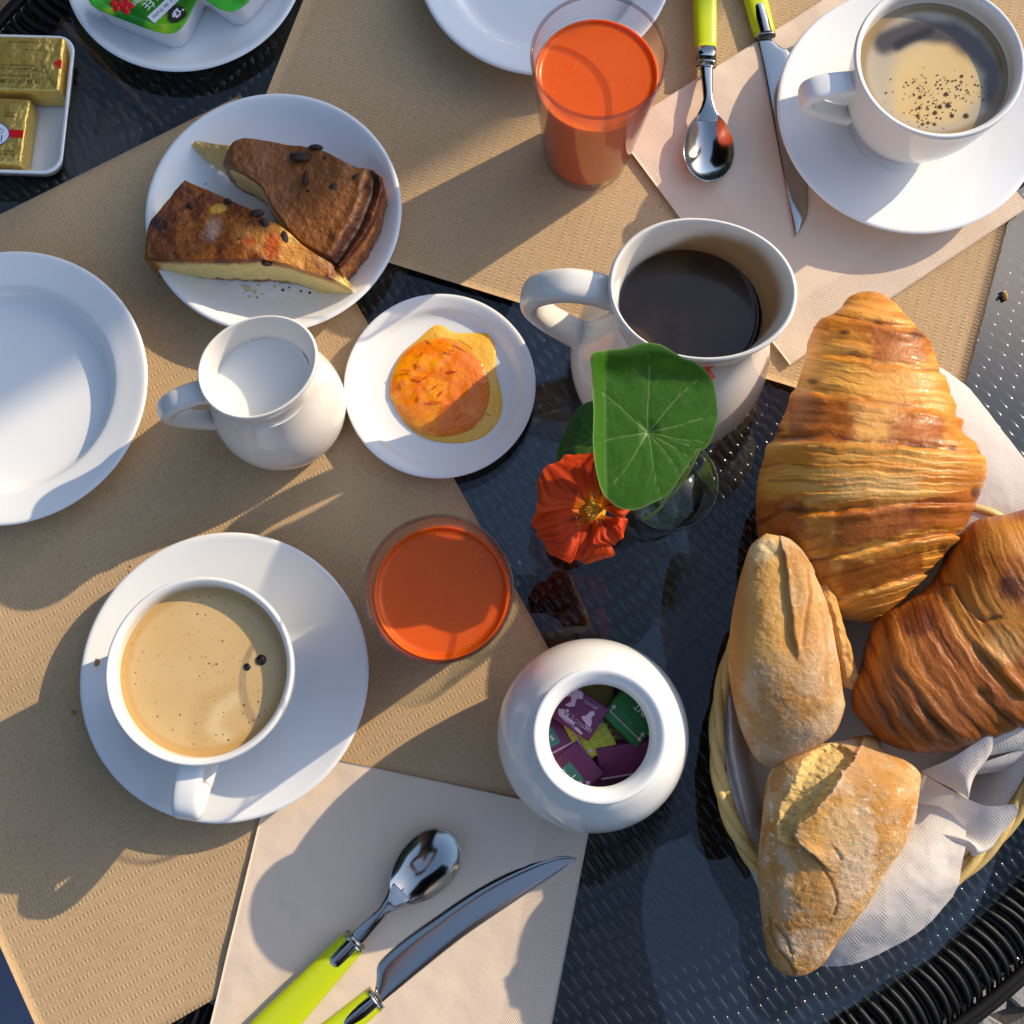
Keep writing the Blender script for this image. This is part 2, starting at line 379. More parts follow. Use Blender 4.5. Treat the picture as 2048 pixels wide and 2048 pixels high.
M['milk'] = pbr('milk', (.80, .83, .81), .2, sss=.3, sssr=(.004, .003, .003))
M['bubble'] = pbr('coffee_bubble', (.15, .07, .022), .05, spec=.6)
M['croissant'] = pbr('croissant_crust', (.6, .3, .1), .33, spec=.30, coat=.10, vcol=True, bump=[(160, .5), (600, .3), (1800, .12)])
M['roll'] = pbr('bread_crust', (.6, .4, .2), .9, spec=.08, vcol=True, bump=[(260, .45), (1100, .35), (2600, .22)])
M['cake'] = pbr('cake_crust', (.3, .1, .03), .32, spec=.32, coat=.08, vcol=True, bump=[(420, .4), (1300, .35)])
M['raisin'] = pbr('raisin', (.03, .010, .006), .45, bump=[(900, 1.0)])
M['jam'] = pbr('orange_marmalade', (.85, .23, .008), .10, spec=.4, coat=.45, sss=.45, sssr=(.006, .002, .0003), vcol=True, bump=[(300, .45), (60, .4)])
M['peel'] = pbr('orange_peel', (.72, .12, .006), .3, coat=.4)
M['leaf'] = add_trans(pbr('nasturtium_leaf', (.1, .25, .03), .42, spec=.35, vcol=True, bump=[(250, .25)]), .3)
M['petal'] = add_trans(pbr('nasturtium_petal', (.7, .06, .004), .55, spec=.3, vcol=True, bump=[(300, .35)]), .35)
M['stem'] = pbr('green_stem', (.32, .42, .10), .4, coat=.3)
M['stamen'] = pbr('yellow_stamen', (.75, .36, .02), .5)
M['wicker'] = pbr('pale_wicker', (.66, .47, .17), .42, spec=.4, var=(90, .6, (.50, .33, .10)), bump=[(400, .3)])
M['wicker2'] = pbr('amber_wicker', (.50, .27, .075), .5, var=(90, .5, (.36, .17, .04)), bump=[(400, .3)])
M['gold'] = pbr('gold_foil', (.86, .58, .14), .32, .62, bump=[(35, 6), (110, 1.2)])
M['red'] = pbr('red_print', (.70, .015, .02), .35)
M['white'] = pbr('white_print', (.82, .82, .84), .45)
M['blue'] = pbr('blue_print', (.02, .05, .36), .45)
M['ink'] = pbr('dark_print', (.03, .022, .012), .5)
M['tub'] = pbr('white_plastic_tub', (.76, .74, .75), .35, sss=.1)
M['green'] = pbr('green_print', (.03, .22, .02), .3)
M['lid'] = pbr('green_lid_film', (.06, .42, .02), .25, coat=.5, vcol=True)
for n, c in dict(purple=(.16, .022, .10), lime2=(.50, .52, .02), dgreen=(.012, .16, .03), brown=(.34, .12, .05), olive=(.24, .22, .03), plum=(.10, .016, .08)).items():
    M[n] = pbr(n + '_paper', c, .45, var=(300, .3, tuple(q * .7 for q in c)))
M['pink'] = pbr('pale_pink_print', (.66, .45, .58), .5)
M['teal'] = pbr('teal_print', (.05, .22, .17), .5)
M['crumb'] = pbr('crumb', (.6, .36, .12), .8, bump=[(900, 1.)])
M['dcrumb'] = pbr('dark_crumb', (.05, .025, .012), .8)
M['drop'] = pbr('coffee_drop', (.45, .22, .05), .15)
M['stone'] = pbr('paving_stone', (.36, .34, .33), .85, var=(60, .8, (.22, .21, .21)), bump=[(120, 2), (400, 1)])
M['soil'] = pbr('dark_joint', (.06, .05, .045), .95, bump=[(200, 2)])
M['cushion'] = pbr('blue_grey_cushion', (.22, .24, .34), .9, bump=[(1500, .3)])
M['cakecrumb'] = pbr('cake_crumb', (.80, .62, .26), .85, bump=[(700, 1.)]); M['petal2'] = pbr('red_petal', (.62, .05, .012), .5)
M['canvas'] = pbr('dark_canvas', (.012, .012, .013), .9, bump=[(2000, .2)])
M['wood'] = pbr('brown_wood', (.12, .06, .03), .6, bump=[(200, .6)])

M['hedge'] = pbr('hedge_leaves', (.035, .06, .016), .7, var=(6, .9, (.010, .018, .006)), bump=[(8, 60), (30, 20)])
M['jacket'] = pbr('dark_jacket', (.022, .022, .026), .85, bump=[(300, .5)]); M['skin'] = pbr('skin', (.45, .24, .15), .55); M['hair'] = pbr('dark_hair', (.03, .018, .01), .5)

# ------------------------------------------------------------------ ground
TC = (1.29, 17.93); TR, TO = 35.5, 38.7        # round table: centre, glass radius, outer radius (cm)
G = -72.0
g = np.array([[-6000, -6000], [6000, -6000], [6000, 6000], [-6000, 6000]], float)
ground = mesh('ground', np.c_[g, np.full(4, G)], [(0, 1, 2, 3)], M['soil'], smooth=False); ground['kind'] = 'structure'
bs = bpy.data.meshes.new('paving_stone')
def stone_mesh(seed):
    r = random.Random(seed); bm = bmesh.new(); n = 7; top = []; bot = []
    for i in range(n):
        a = 2 * math.pi * i / n + r.uniform(-.25, .25); q = .027 * r.uniform(.75, 1.12)
        top.append(bm.verts.new((q * .9 * math.cos(a), q * .9 * math.sin(a), .012 + r.uniform(-.002, .002)))); bot.append(bm.verts.new((q * math.cos(a), q * math.sin(a), 0)))
    bm.faces.new(top)
    for i in range(n): bm.faces.new((bot[i], bot[(i + 1) % n], top[(i + 1) % n], top[i]))
    me = bpy.data.meshes.new('paving_stone'); bm.to_mesh(me); bm.free(); me.materials.append(M['stone']); return me
bpy.data.meshes.remove(bs); sms = [stone_mesh(i) for i in range(7)]
for i in range(17):
    for j in range(17):
        o = bpy.data.objects.new('paving_stone', sms[(i * 5 + j * 3) % 7]); COL.objects.link(o); o.parent = ground
        o.location = (.30 + i * .052 + random.uniform(-.005, .005), -.75 + j * .052 + random.uniform(-.005, .005), TT + G / 100 - ground.location.z); o.rotation_euler = (0, 0, random.uniform(0, 6.28))

# ------------------------------------------------------------------ table: glass top on a woven rattan top
table = thing('table', 'round dark woven rattan table with a clear glass top carrying the whole breakfast', 'table', (*TC, G))
def disc(name, r, z0, z1, m, parent, c=TC, seg=200):
    return lathe(name, [(0, z0), (r - .12, z0), (r, z0 + .12), (r, z1 - .12), (r - .12, z1), (0, z1)], c, m, parent, seg=seg, sub=1)
disc('glass_top', TR, -.5, 0, M['tglass'], table)
disc('under_panel', TO - .6, -1.95, -1.75, M['under'], table)
e = np.array([.616, -.788]); pv = np.array([.788, .616])           # along / across the strands
pitch, half, amp, rad = .272, 1.10, .125, .20
k0 = int(-TR / pitch)
for i in range(k0, -k0 + 1):
    q = i * pitch; L2 = (TO - .5) ** 2 - q * q
    if L2 < .5: continue
    L = math.sqrt(L2); n = int(2 * L / half * 8) + 2; s = np.linspace(-L, L, n)
    sh = -.68 * (q + 2.2) ** 2 / 49.0 + .12 * math.sin(i * 12.9898) + .1 * np.sin(s * .9 + i)
    cz = np.cos(np.pi * (s - sh) / half + np.pi * (i % 2)); z = -.80 + amp * cz / (.11 + .89 * np.abs(cz)) - rad
    z = np.minimum(z, -.56 - rad)
    wob = .02 * np.sin(s * .7 + i * 1.3)
    c = np.stack([TC[0] + e[0] * s + pv[0] * (q + wob), TC[1] + e[1] * s + pv[1] * (q + wob), z], -1)
    a = np.array([-.35, .45, 1.1, 1.57, 2.04, 2.7, 3.5])            # only the upper side is ever seen
    rr = rad * 1.12
    v = c[:, None] + np.stack([pv[0] * rr * np.cos(a), pv[1] * rr * np.cos(a), rad * np.sin(a)], -1)[None]
    v[..., 2] += .012 * math.sin(i * 78.233)
    mesh('strand', v, quads(n, len(a))[:, ::-1], M['rattan'], table)
# woven rim outside the glass
def rim_strand(th, k):
    r = np.linspace(TR - .35, TO, 12); t = (r - r[0]) / (r[-1] - r[0])
    z = -.68 + .24 * np.sin(np.pi * np.clip(t * .9 + .12, 0, 1)) * (1 if k % 2 == 0 else .75) - .55 * sst(.8, 1, t) - (.0 if k % 2 == 0 else .20)
    rj = random.Random(k); bow = rj.uniform(.006, .014) * np.sin(np.pi * t) + rj.uniform(-.0012, .0012); z = z + rj.uniform(-.03, .03); d = np.array([math.cos(th), math.sin(th)]); pp = np.array([-d[1], d[0]])
    c = np.stack([TC[0] + np.cos(th + bow) * r, TC[1] + np.sin(th + bow) * r, z], -1); a = np.linspace(0, 2 * np.pi, 7, endpoint=False)
    R = .17 * (1 - .30 * np.abs(2 * t - 1) ** 3)
    return c[:, None] + R[:, None, None] * np.stack([pp[0] * np.cos(a), pp[1] * np.cos(a), np.sin(a)], -1)[None]
NR = 760; rest = []; fr = []; off = 0
for k in range(NR):
    th = 2 * math.pi * k / NR; dg = math.degrees(th) % 360
    v = rim_strand(th, k); f = quads(12, 7, cv=True)
    if 262 < dg < 338 or 118 < dg < 160: mesh('rim_strand', v, f, M['rattan_rim'], table)
    else: rest.append(v.reshape(-1, 3)); fr.append(f + off); off += 84
o = mesh('rim_weave', np.concatenate(rest), np.concatenate(fr), M['rattan_rim'], table); o['kind'] = 'stuff'
def ring(name, r, z, rad, m, parent, wob=0.0):
    a = np.linspace(0, 2 * np.pi, 240, endpoint=False); b = np.linspace(0, 2 * np.pi, 10, endpoint=False)
    A, B = np.meshgrid(a, b, indexing='ij'); R = r + rad * np.cos(B)
    return mesh(name, np.stack([TC[0] + R * np.cos(A), TC[1] + R * np.sin(A), z + rad * np.sin(B)], -1), quads(240, 10, True, True), m, parent)
ring('rim_binding', TO + .12, -.98, .28, M['rattan_rim'], table); ring('rim_binding', TO + .5, -1.35, .32, M['rattan_rim'], table)
ring('rim_binding', TR - .18, -.72, .16, M['rattan_rim'], table)
lathe('skirt', [(TO - .3, -1.3), (TO - .3, -9), (TO - .7, -9), (TO - .7, -1.3)], TC, M['rattan_rim'], table, sub=1, seg=160)
for k in range(4):
    a = math.radians(20 + 90 * k); x, y = TC[0] + 27 * math.cos(a), TC[1] + 27 * math.sin(a)
    sweep('leg', [(x, y, -2), (x, y, -35), (x + 2 * math.cos(a), y + 2 * math.sin(a), G)], 1.9, 1.9, None, M['rattan_rim'], table, n=16, k=16)

# chair beyond the near left edge of the table
chair = thing('chair', 'chair with a smooth blue grey cushion in the shade at the lower left table edge', 'chair', (-41, -26, G))
rbox('seat_cushion', (46, 46, 5), 1.6, M['cushion'], chair, (0, 0, 41), rz=-.75, vert=5)
rbox('seat_frame', (46, 46, 3), .6, M['rattan_rim'], chair, (0, 0, 37.9), rz=-.75, vert=3)
for a in (0, 1, 2, 3):
    ca = -.75 + math.pi / 4 + a * math.pi / 2; x, y = 26 * math.cos(ca), 26 * math.sin(ca)
    sweep('leg', [(x, y, 38), (x * 1.03, y * 1.03, 18), (x * 1.06, y * 1.06, .0)], 1.5, 1.5, None, M['rattan_rim'], chair, n=10, k=14, local=True)
bx, by = math.cos(-.75 + math.pi + .0) * 23, math.sin(-.75 + math.pi + .0) * 23
rbox('backrest', (3, 44, 42), 1.2, M['rattan_rim'], chair, (bx, by, 44), rz=-.75)

# ------------------------------------------------------------------ paper placemats and napkins
def sheet(name, label, cat, center, sx, sy, rz, z, m, group=None, nx=60, ny=60, wr=.02, wsc=.25, layers=1, gap=.03, seed=0, edge=0.0):
    t = thing(name, label, cat, (center[0], center[1], z), group, rz)
    for l in range(layers):
        x = np.linspace(-sx / 2 + l * .0, sx / 2 - (layers - 1 - l) * .10, nx); y = np.linspace(-sy / 2 + (layers - 1 - l) * .10, sy / 2, ny); X, Y = np.meshgrid(x, y, indexing='ij')
        zz = wr * fbm(X * wsc + seed, Y * wsc, seed, 3) + edge * (sst(sx / 2 - 2.5, sx / 2, np.abs(X)) * fbm(X * .3, Y * .5, seed + 3)) + l * gap
        th = .02; n = nx * ny
        v = np.concatenate([np.stack([X, Y, zz + th], -1).reshape(-1, 3), np.stack([X, Y, zz], -1).reshape(-1, 3)])
        f = quads(nx, ny)
        ids = [j for j in range(ny)] + [i * ny + ny - 1 for i in range(1, nx)] + [(nx - 1) * ny + j for j in range(ny - 2, -1, -1)] + [i * ny for i in range(nx - 2, 0, -1)]
        k = len(ids); side = np.array([[ids[q], ids[q] + n, ids[(q + 1) % k] + n, ids[(q + 1) % k]] for q in range(k)])
        mesh('paper_sheet' if layers == 1 else 'paper_layer', v, np.concatenate([f, f[:, ::-1] + n, side]), m, t, local=True)
    return t
TRc, BRc, BLc = np.array([-15.51, 35.39]), np.array([5.3, -2.21]), np.array([-22.21, -16.81])
ey = (TRc - BRc) / np.linalg.norm(TRc - BRc); ex = np.array([ey[1], -ey[0]]); W1, H1 = 31.1, 43.0
sheet('placemat', 'brown kraft paper placemat under the milk jug and the frothy coffee at the left', 'placemat', (TRc + BRc) / 2 - ex * W1 / 2, W1, H1, math.atan2(ex[1], ex[0]), .01, M['kraft'], 'kraft paper placemats', 60, 70, .09, .10, seed=1)
b0, b1 = np.array([-16.38, 28.35]), np.array([23.79, 15.32]); eu = (b1 - b0) / np.linalg.norm(b1 - b0); up = np.array([-eu[1], eu[0]])
cen = b0 + eu * 21.1 + up * 15.5
sheet('placemat', 'brown kraft paper placemat under the tall juice glass and the cutlery at the top', 'placemat', cen, 31.0, 42.2, math.atan2(eu[1], eu[0]) + math.pi / 2, .01, M['kraft'], 'kraft paper placemats', 70, 60, .06, .10, seed=2)
n0, n1 = np.array([-11.95, -1.11]), np.array([3.99, -4.45]); eu = (n1 - n0) / np.linalg.norm(n1 - n0); up = np.array([-eu[1], eu[0]]); cen = (n0 + n1) / 2 - up * 8.2
sheet('napkin', 'beige folded paper napkin under the spoon and knife at the bottom', 'napkin', cen, 16.4, 16.4, math.atan2(eu[1], eu[0]), .09, M['nap'], 'folded beige napkins', 110, 110, .16, .55, 3, .045, 5, .06)
n0, n1 = np.array([5.8, 33.1]), np.array([15.1, 19.2]); eu = (n1 - n0) / np.linalg.norm(n1 - n0); up = np.array([-eu[1], eu[0]]); cen = (n0 + n1) / 2 + up * 8.35
sheet('napkin', 'beige folded paper napkin with embossed edge under the saucer at the top right', 'napkin', cen, 16.7, 16.7, math.atan2(eu[1], eu[0]), .08, M['nap'], 'folded beige napkins', 110, 110, .14, .5, 4, .05, 9, .08)

# ------------------------------------------------------------------ plates and saucers
def plate(label, c, R, z, kind='coupe', name='plate', cat='plate', h=1.7, group=None, well=.74):
    t = thing(name, label, cat, (*c, z), group)
    if kind == 'coupe':
        pr = [(0, .28), (R * .50, .28), (R * .58, .0), (R * .64, .12), (R * .80, .72), (R * .94, h - .28), (R * .995, h - .06), (R, h + .02), (R * .975, h + .07), (R * .93, h - .10), (R * .82, h * .62), (R * .68, .62), (R * .5, .52), (0, .5)]
    elif kind == 'rim':
        pr = [(0, .25), (R * .56, .25), (R * .62, 0), (R * .68, .2), (R * .77, .95), (R * .9, h - .25), (R * .995, h - .08), (R, h), (R * .975, h + .04), (R * .88, h - .14), (R * .785, h - .33), (R * .755, h - .47), (R * .72, h - .9), (R * .66, .55), (R * .4, .46), (0, .45)]
    elif kind == 'saucer':
        pr = [(0, .25), (R * .34, .25), (R * .40, 0), (R * .46, .15), (R * .7, .62), (R * .93, h - .2), (R * .995, h - .06), (R, h), (R * .975, h + .05), (R * .9, h - .12), (R * .70, h * .66), (R * .50, .62), (R * .42, .52), (R * .39, .42), (0, .40)]
    else:
        pr = [(0, .2), (R * .55, .2), (R * .6, 0), (R * .7, .2), (R * .96, h - .1), (R, h), (R * .985, h + .06), (R * .95, h + .02), (R * .86, h - .22), (R * .7, .42), (0, .38)]
    lathe('dish', pr, (*c, z), M['china'], t, seg=160, sub=5)
    return t
plate('small white plate with the jam tubs at the top left', (-18.64, 42.7), 6.83, .02)
plate('empty white plate cut off by the top edge beside the tall juice glass', (1.88, 42.92), 7.28, .05, 'rim')
plate('white plate holding two slices of cake', (-12.99, 27.53), 6.96, .05)
plate('large empty white plate cut off by the left edge', (-26.74, 17.6), 7.48, .05, 'rim', h=1.9)
plate('small white plate with a round spoonful of orange marmalade', (-3.86, 17.87), 5.12, .05, 'flat', h=1.1)
SL = (-14.5, 2.5); SR = (21.95, 33.4)
plate('white saucer under the frothy milk coffee at the lower left', SL, 7.25, .05, 'saucer', 'saucer', 'saucer', 1.75, 'white saucers under the coffee cups')
plate('white saucer under the half foamed black coffee at the top right', SR, 7.3, .26, 'saucer', 'saucer', 'saucer', 1.75, 'white saucers under the coffee cups')

# square dish with butter
bd = thing('butter_dish', 'white square dish with gold wrapped butter at the left edge', 'dish', (-28.6, 33.75, .02))
def rsq(a, r, z, n=14):
    out = []
    for cx, cy, t0 in ((1, 1, 0), (-1, 1, 90), (-1, -1, 180), (1, -1, 270)):
        for k in range(n + 1):
            t = math.radians(t0 + 90 * k / n); out.append((cx * (a - r) + r * math.cos(t), cy * (a - r) + r * math.sin(t), z))
    return out
A = 4.15
rings = [rsq(.01, .005, .25), rsq(A * .7, .8, .25), rsq(A * .74, .8, 0), rsq(A * .80, .9, .1), rsq(A * .95, 1., 1.6), rsq(A * .985, 1., 1.95), rsq(A, 1., 2.05), rsq(A * .99, 1., 2.13), rsq(A * .955, .95, 2.08), rsq(A * .92, .9, 1.8), rsq(A * .80, .9, .55), rsq(A * .72, .8, .42), rsq(.01, .005, .40)]
rr = crom(np.array(rings).reshape(len(rings), -1), 48).reshape(48, -1, 3); rr[..., 0] += .0; cr, sr = math.cos(-.03), math.sin(-.03)
rr = np.stack([rr[..., 0] * cr - rr[..., 1] * sr, rr[..., 0] * sr + rr[..., 1] * cr, rr[..., 2]], -1)
mesh('dish', rr, quads(48, rr.shape[1], cv=True), M['china'], bd, local=True)
def butter(label, c, z, rz, dims, lines, side, tiltx=0.0):
    t = thing('butter_pat', label, 'butter', (*c, z), 'gold wrapped butter pats', rz, rot=(tiltx, 0, rz)); a, b, h = dims
    n, m_ = 40, 30; X, Y = np.meshgrid(np.linspace(-1, 1, n), np.linspace(-1, 1, m_), indexing='ij')
    rbox('wrapper', dims, .13, M['gold'], t)
    for s in ((1, -1) if side == 'ends' else ()):              # folded end triangles, one sheet over the other
        v = [(a / 2 - .12, b / 2 - .1, h + .03), (a / 2 - .12, -b / 2 + .1, h + .03), (a / 2 - 1.0, -.05, h + .06), (a / 2 - .05, b / 2 - .1, h - .02), (a / 2 - .05, -b / 2 + .1, h - .02)]
        if s > 0: mesh('fold', v, [(0, 2, 1), (0, 1, 4, 3)], M['gold'], t, local=True, smooth=False)
        else: mesh('fold', [(a / 2 - .75, b / 2 - .35, h + .07), (a / 2 - .10, -b / 2 + .55, h + .07), (a / 2 - .10, -b / 2 + .12, h + .05), (a / 2 - 1.02, -.07, h + .09)], [(0, 3, 2, 1)], M['gold'], t, local=True, smooth=False)
    return t
# the two pats
c1 = P(48, 128, 2.2)[:2]; b1_ = butter('gold wrapped butter pat lying upside down with printed lines, upper of the two', (c1[0] - .35, c1[1]), .62, -.03, (5.0, 3.25, 1.7), None, 'ends')
for s_, y_, z_ in (('France - Produit en France', -.15, .17), ('Francia - Fabricado en Francia', -.36, .17), ('rue de l\'Industrie - FRANCE', -.78, .15)):
    text('lettering', s_, z_, (.05, y_, 1.73), 0, M['ink'], b1_, align='CENTER', sx=1.15)
text('lettering', '19  06  15  C1  08:26', .30, (.15, -1.12, 1.73), math.pi, M['ink'], b1_)
text('lettering', 'Beurre de conservation, avant le', .15, (.4, 1.28, 1.73), 0, M['ink'], b1_); text('lettering', 'ouvert entre 0 et', .15, (.8, .82, 1.73), 0, M['ink'], b1_)
el = [(1.15 + .42 * math.cos(t), -.72 + .27 * math.sin(t), 1.735) for t in np.linspace(0, 6.283, 40, endpoint=False)] + [(1.15 + .40 * math.cos(t), -.72 + .25 * math.sin(t), 1.735) for t in np.linspace(0, 6.283, 40, endpoint=False)]
mesh('oval_mark', el, quads(2, 40, cv=True), M['ink'], b1_, local=True)
mesh('red_band', [(2.1, .08, 1.775), (2.45, .26, 1.74), (2.515, .26, 1.4), (2.515, -.3, 1.35), (2.45, -.3, 1.72), (2.2, -.14, 1.76)], [(0, 5, 4, 1), (1, 4, 3, 2)], M['red'], b1_, local=True, smooth=False)
c2 = P(8, 262, 1.9)[:2]; b2_ = butter('gold wrapped butter pat with red band and blue edged oval, lower of the two', (c2[0] - .4, c2[1] + .1), .50, -.06, (3.1, 3.9, 1.35), None, 'none')
mesh('red_band', [(-1.56, .05, 1.2), (-1.45, .05, 1.365), (1.45, .05, 1.365), (1.56, .05, 1.2), (1.56, -.4, 1.2), (1.45, -.4, 1.365), (-1.45, -.4, 1.365), (-1.56, -.4, 1.2)], [(0, 7, 6, 1), (1, 6, 5, 2), (2, 5, 4, 3)], M['red'], b2_, local=True, smooth=False)
for nm, rx, ry, z_, mm in (('oval_edge', .88, .72, 1.372, 'blue'), ('oval_badge', .83, .67, 1.377, 'white')):
    mesh(nm, [(rx * math.cos(t) - .15, ry * math.sin(t) - .28, z_) for t in np.linspace(0, 6.283, 48, endpoint=False)], [tuple(range(48))], M[mm], b2_, local=True, smooth=False)
text('lettering', 'PRÉSIDO', .34, (-.28, -.08, 1.382), 0, M['blue'], b2_); text('lettering', 'I', .62, (.32, -.52, 1.382), 0, M['blue'], b2_)
for s_, y_ in (('DOUX', 1.05), ('SIN SAL', .85), ('beurre doux', -1.2), ('poids net 10 g', -1.38)): text('lettering', s_, .2, (.6, y_, 1.36), 0, M['ink'], b2_)

# ------------------------------------------------------------------ jelly tubs on the top left plate
def jam_tub(label, c, z, rz, full=True):
    t = thing('jelly_tub', label, 'jelly tub', (*c, z), 'green lidded jelly tubs', rz); a, b, h = 5.7, 4.3, 2.1
    rbox('tub', (a, b, h), .12, M['tub'], t, taper=.86, vert=.9)
    n, m_ = 40, 120; th = np.linspace(0, 2 * np.pi, m_, endpoint=False); r = np.linspace(0.001, 1, n)[:, None]
    sx_ = np.sign(np.cos(th)) * np.abs(np.cos(th)) ** .42; sy_ = np.sign(np.sin(th)) * np.abs(np.sin(th)) ** .42
    X = r * sx_ * (a / 2 + .12); Y = r * sy_ * (b / 2 + .12); Z = h + .03 + 0 * X + .05 * sst(.80, .86, np.repeat(r, m_, 1)) - .04 * sst(.97, 1, np.repeat(r, m_, 1))
    nz = fbm(X * .55 + 3, Y * .55, z); sw = sst(.35, .65, nz + .10 * (X + Y) / 3)
    C = lerp((.012, .17, .018), (.16, .50, .02), sw); C = lerp(C, (.50, .62, .03), sst(.58, .74, nz)); C = lerp(C, (.10, .62, .06), sst(1.2, 2.4, -X) * .8)
    mesh('lid', np.stack([X, Y, Z], -1), quads(n, m_, cv=True), M['lid'], t, local=True, col=C)
    if full:
        text('lettering', 'GELÉE', .72, (.72, -.40, h + .1), math.radians(-110), M['white'], t, sx=.85)
        text('lettering', 'groseilles', .50, (.10, -.50, h + .1), math.radians(-110), M['white'], t, sx=.85)
        rbox('name_strip', (.58, 2.6, .012), 0, M['white'], t, (1.55, -.50, h + .085), rz=math.radians(-20))
        text('lettering', 'verger de fruits', .36, (1.55, -.50, h + .105), math.radians(-110), M['ink'], t)
        for k, (x, y) in enumerate([(-.9, 1.3), (-.62, 1.55), (-.55, 1.15), (-1.2, 1.6), (-.95, .95), (-.3, 1.4), (-.35, 1.0), (-1.25, 1.2), (-.75, 1.8)]):
            s = bmesh.new(); bmesh.ops.create_icosphere(s, subdivisions=2, radius=.2); v = [(q.co.x + x, q.co.y + y - 2.75, q.co.z * .15 + h + .09) for q in s.verts]; s.verts.index_update(); f = [tuple(q.index for q in fc.verts) for fc in s.faces]; s.free()
            mesh('berry', v, f, M['red'], t, local=True)
        bl = [(2.25 + .52 * math.cos(q) * (1 + .12 * math.sin(3 * q)), .75 - 1.6 + .55 * math.sin(q), h + .09) for q in np.linspace(0, 6.283, 30, endpoint=False)]
        mesh('fruit_mark', bl, [tuple(range(30))], M['ink'], t, local=True, smooth=False)
        for k in range(16):
            x, y = 2.32 + random.uniform(-.26, .3), .85 - 1.6 + random.uniform(-.3, .3); mesh('blossom', [(x + .07 * math.cos(q), y + .07 * math.sin(q), h + .096 + .001 * k) for q in np.linspace(0, 6.283, 6, endpoint=False)], [tuple(range(6))], M['white'], t, local=True, smooth=False)
    return t
def at_corner(px, z, ang, a, b, sx_, sy_):
    p = P(px[0], px[1], z)[:2]; e1 = np.array([math.cos(ang), math.sin(ang)]); e2 = np.array([-e1[1], e1[0]]); return p - e1 * a / 2 * sx_ - e2 * b / 2 * sy_
c = at_corner((352, 74), 2.8, math.radians(-22), 5.7, 4.3, 1, -1); jam_tub('green lidded jelly tub with red berries and white lettering, leftmost on its plate', c, .58, math.radians(-22))
c = at_corner((372, 8), 3.3, math.radians(25), 5.7, 4.3, -1, -1); jam_tub('green lidded jelly tub at the top edge, middle of the three', c + np.array([.15, .5]), 1.15, math.radians(25), False)
c = at_corner((466, 32), 2.8, math.radians(53), 5.7, 4.3, -1, -1); jam_tub('green lidded jelly tub on the right of its plate, rightmost of the three', c, .58, math.radians(53), False)

# ------------------------------------------------------------------ cups
def cup(label, c, z, dirv, liq, group='white coffee cups', drops=()):
    t = thing('coffee_cup', label, 'cup', (*c, z), group)
    pr = [(0, .35), (2.05, .35), (2.2, 0), (2.42, .02), (2.6, .45), (3.3, 1.5), (3.85, 2.9), (4.15, 4.4), (4.33, 5.75), (4.37, 6.05), (4.28, 6.2), (4.10, 6.12), (3.98, 5.8), (3.84, 4.4), (3.55, 3.0), (2.9, 1.4), (1.5, .7), (0, .65)]
    def colf(v):
        x, y, zz = v[..., 0] - c[0], v[..., 1] - c[1], v[..., 2] - z; r = np.hypot(x, y)
        tide = sst(.30, .05, np.abs(zz - liq - .22)) * (zz > 2) * (r < 4.05) * (.3 + fbm(np.arctan2(y, x) * 2, zz, 3))
        return lerp((.80, .80, .79), (.62, .46, .26), np.clip(tide, 0, 1) * .55)
    lathe('bowl', pr, (*c, z), M['cupchina'], t, seg=160, sub=6, col=colf)
    d = np.array(dirv, float); d /= np.linalg.norm(d); bn = (-d[1], d[0], 0)
    pts = [(c[0] + d[0] * r, c[1] + d[1] * r, z + h) for r, h in ((4.05, 5.0), (4.6, 5.12), (5.6, 5.15), (6.3, 4.95), (6.55, 4.45), (6.25, 3.75), (5.4, 2.95), (4.4, 2.2), (3.5, 1.7))]
    sweep('handle', pts, [.62, .64, .66, .66, .62, .55, .52, .55], [.34, .30, .30, .34, .34, .3, .3, .34], bn, M['china'], t, n=80, k=28, power=3.4)
    return t
def surface(name, c, R, z, m, parent, colf, n=70, k=180, bow=.04):
    r = np.linspace(.002, 1, n)[:, None]; a = np.linspace(0, 2 * np.pi, k, endpoint=False)
    X = c[0] + R * r * np.cos(a); Y = c[1] + R * r * np.sin(a); Z = z + 0 * X + bow * sst(.93, 1, np.repeat(r, k, 1)); v = np.stack([X, Y, Z], -1)
    u, vv = pix(v); return mesh(name, v, quads(n, k, cv=True), m, parent, col=colf(u, vv, v))
def bubbles(parent, spots, z, m, name='foam_bubbles'):
    V = []; Fc = []; off = 0; bm = bmesh.new(); bmesh.ops.create_icosphere(bm, subdivisions=2, radius=1); b = np.array([tuple(q.co) for q in bm.verts]); bm.verts.index_update(); f0 = np.array([[q.index for q in fc.verts] for fc in bm.faces]); bm.free()
    for u, v, r in spots:
        p = P(u, v, z); V.append(b * np.array([r, r, r * .55]) + p); Fc.append(f0 + off); off += len(b)
    o = mesh(name, np.concatenate(V), np.concatenate(Fc), m, parent); o['kind'] = 'stuff'; return o
M['bigbubble'] = pbr('dark_bubble', (.014, .009, .008), .05, spec=.6)
cupL = cup('white cup of frothy milk coffee on its saucer at the lower left', (-14.47, 2.5), .45, (-.10, -1), 5.35)
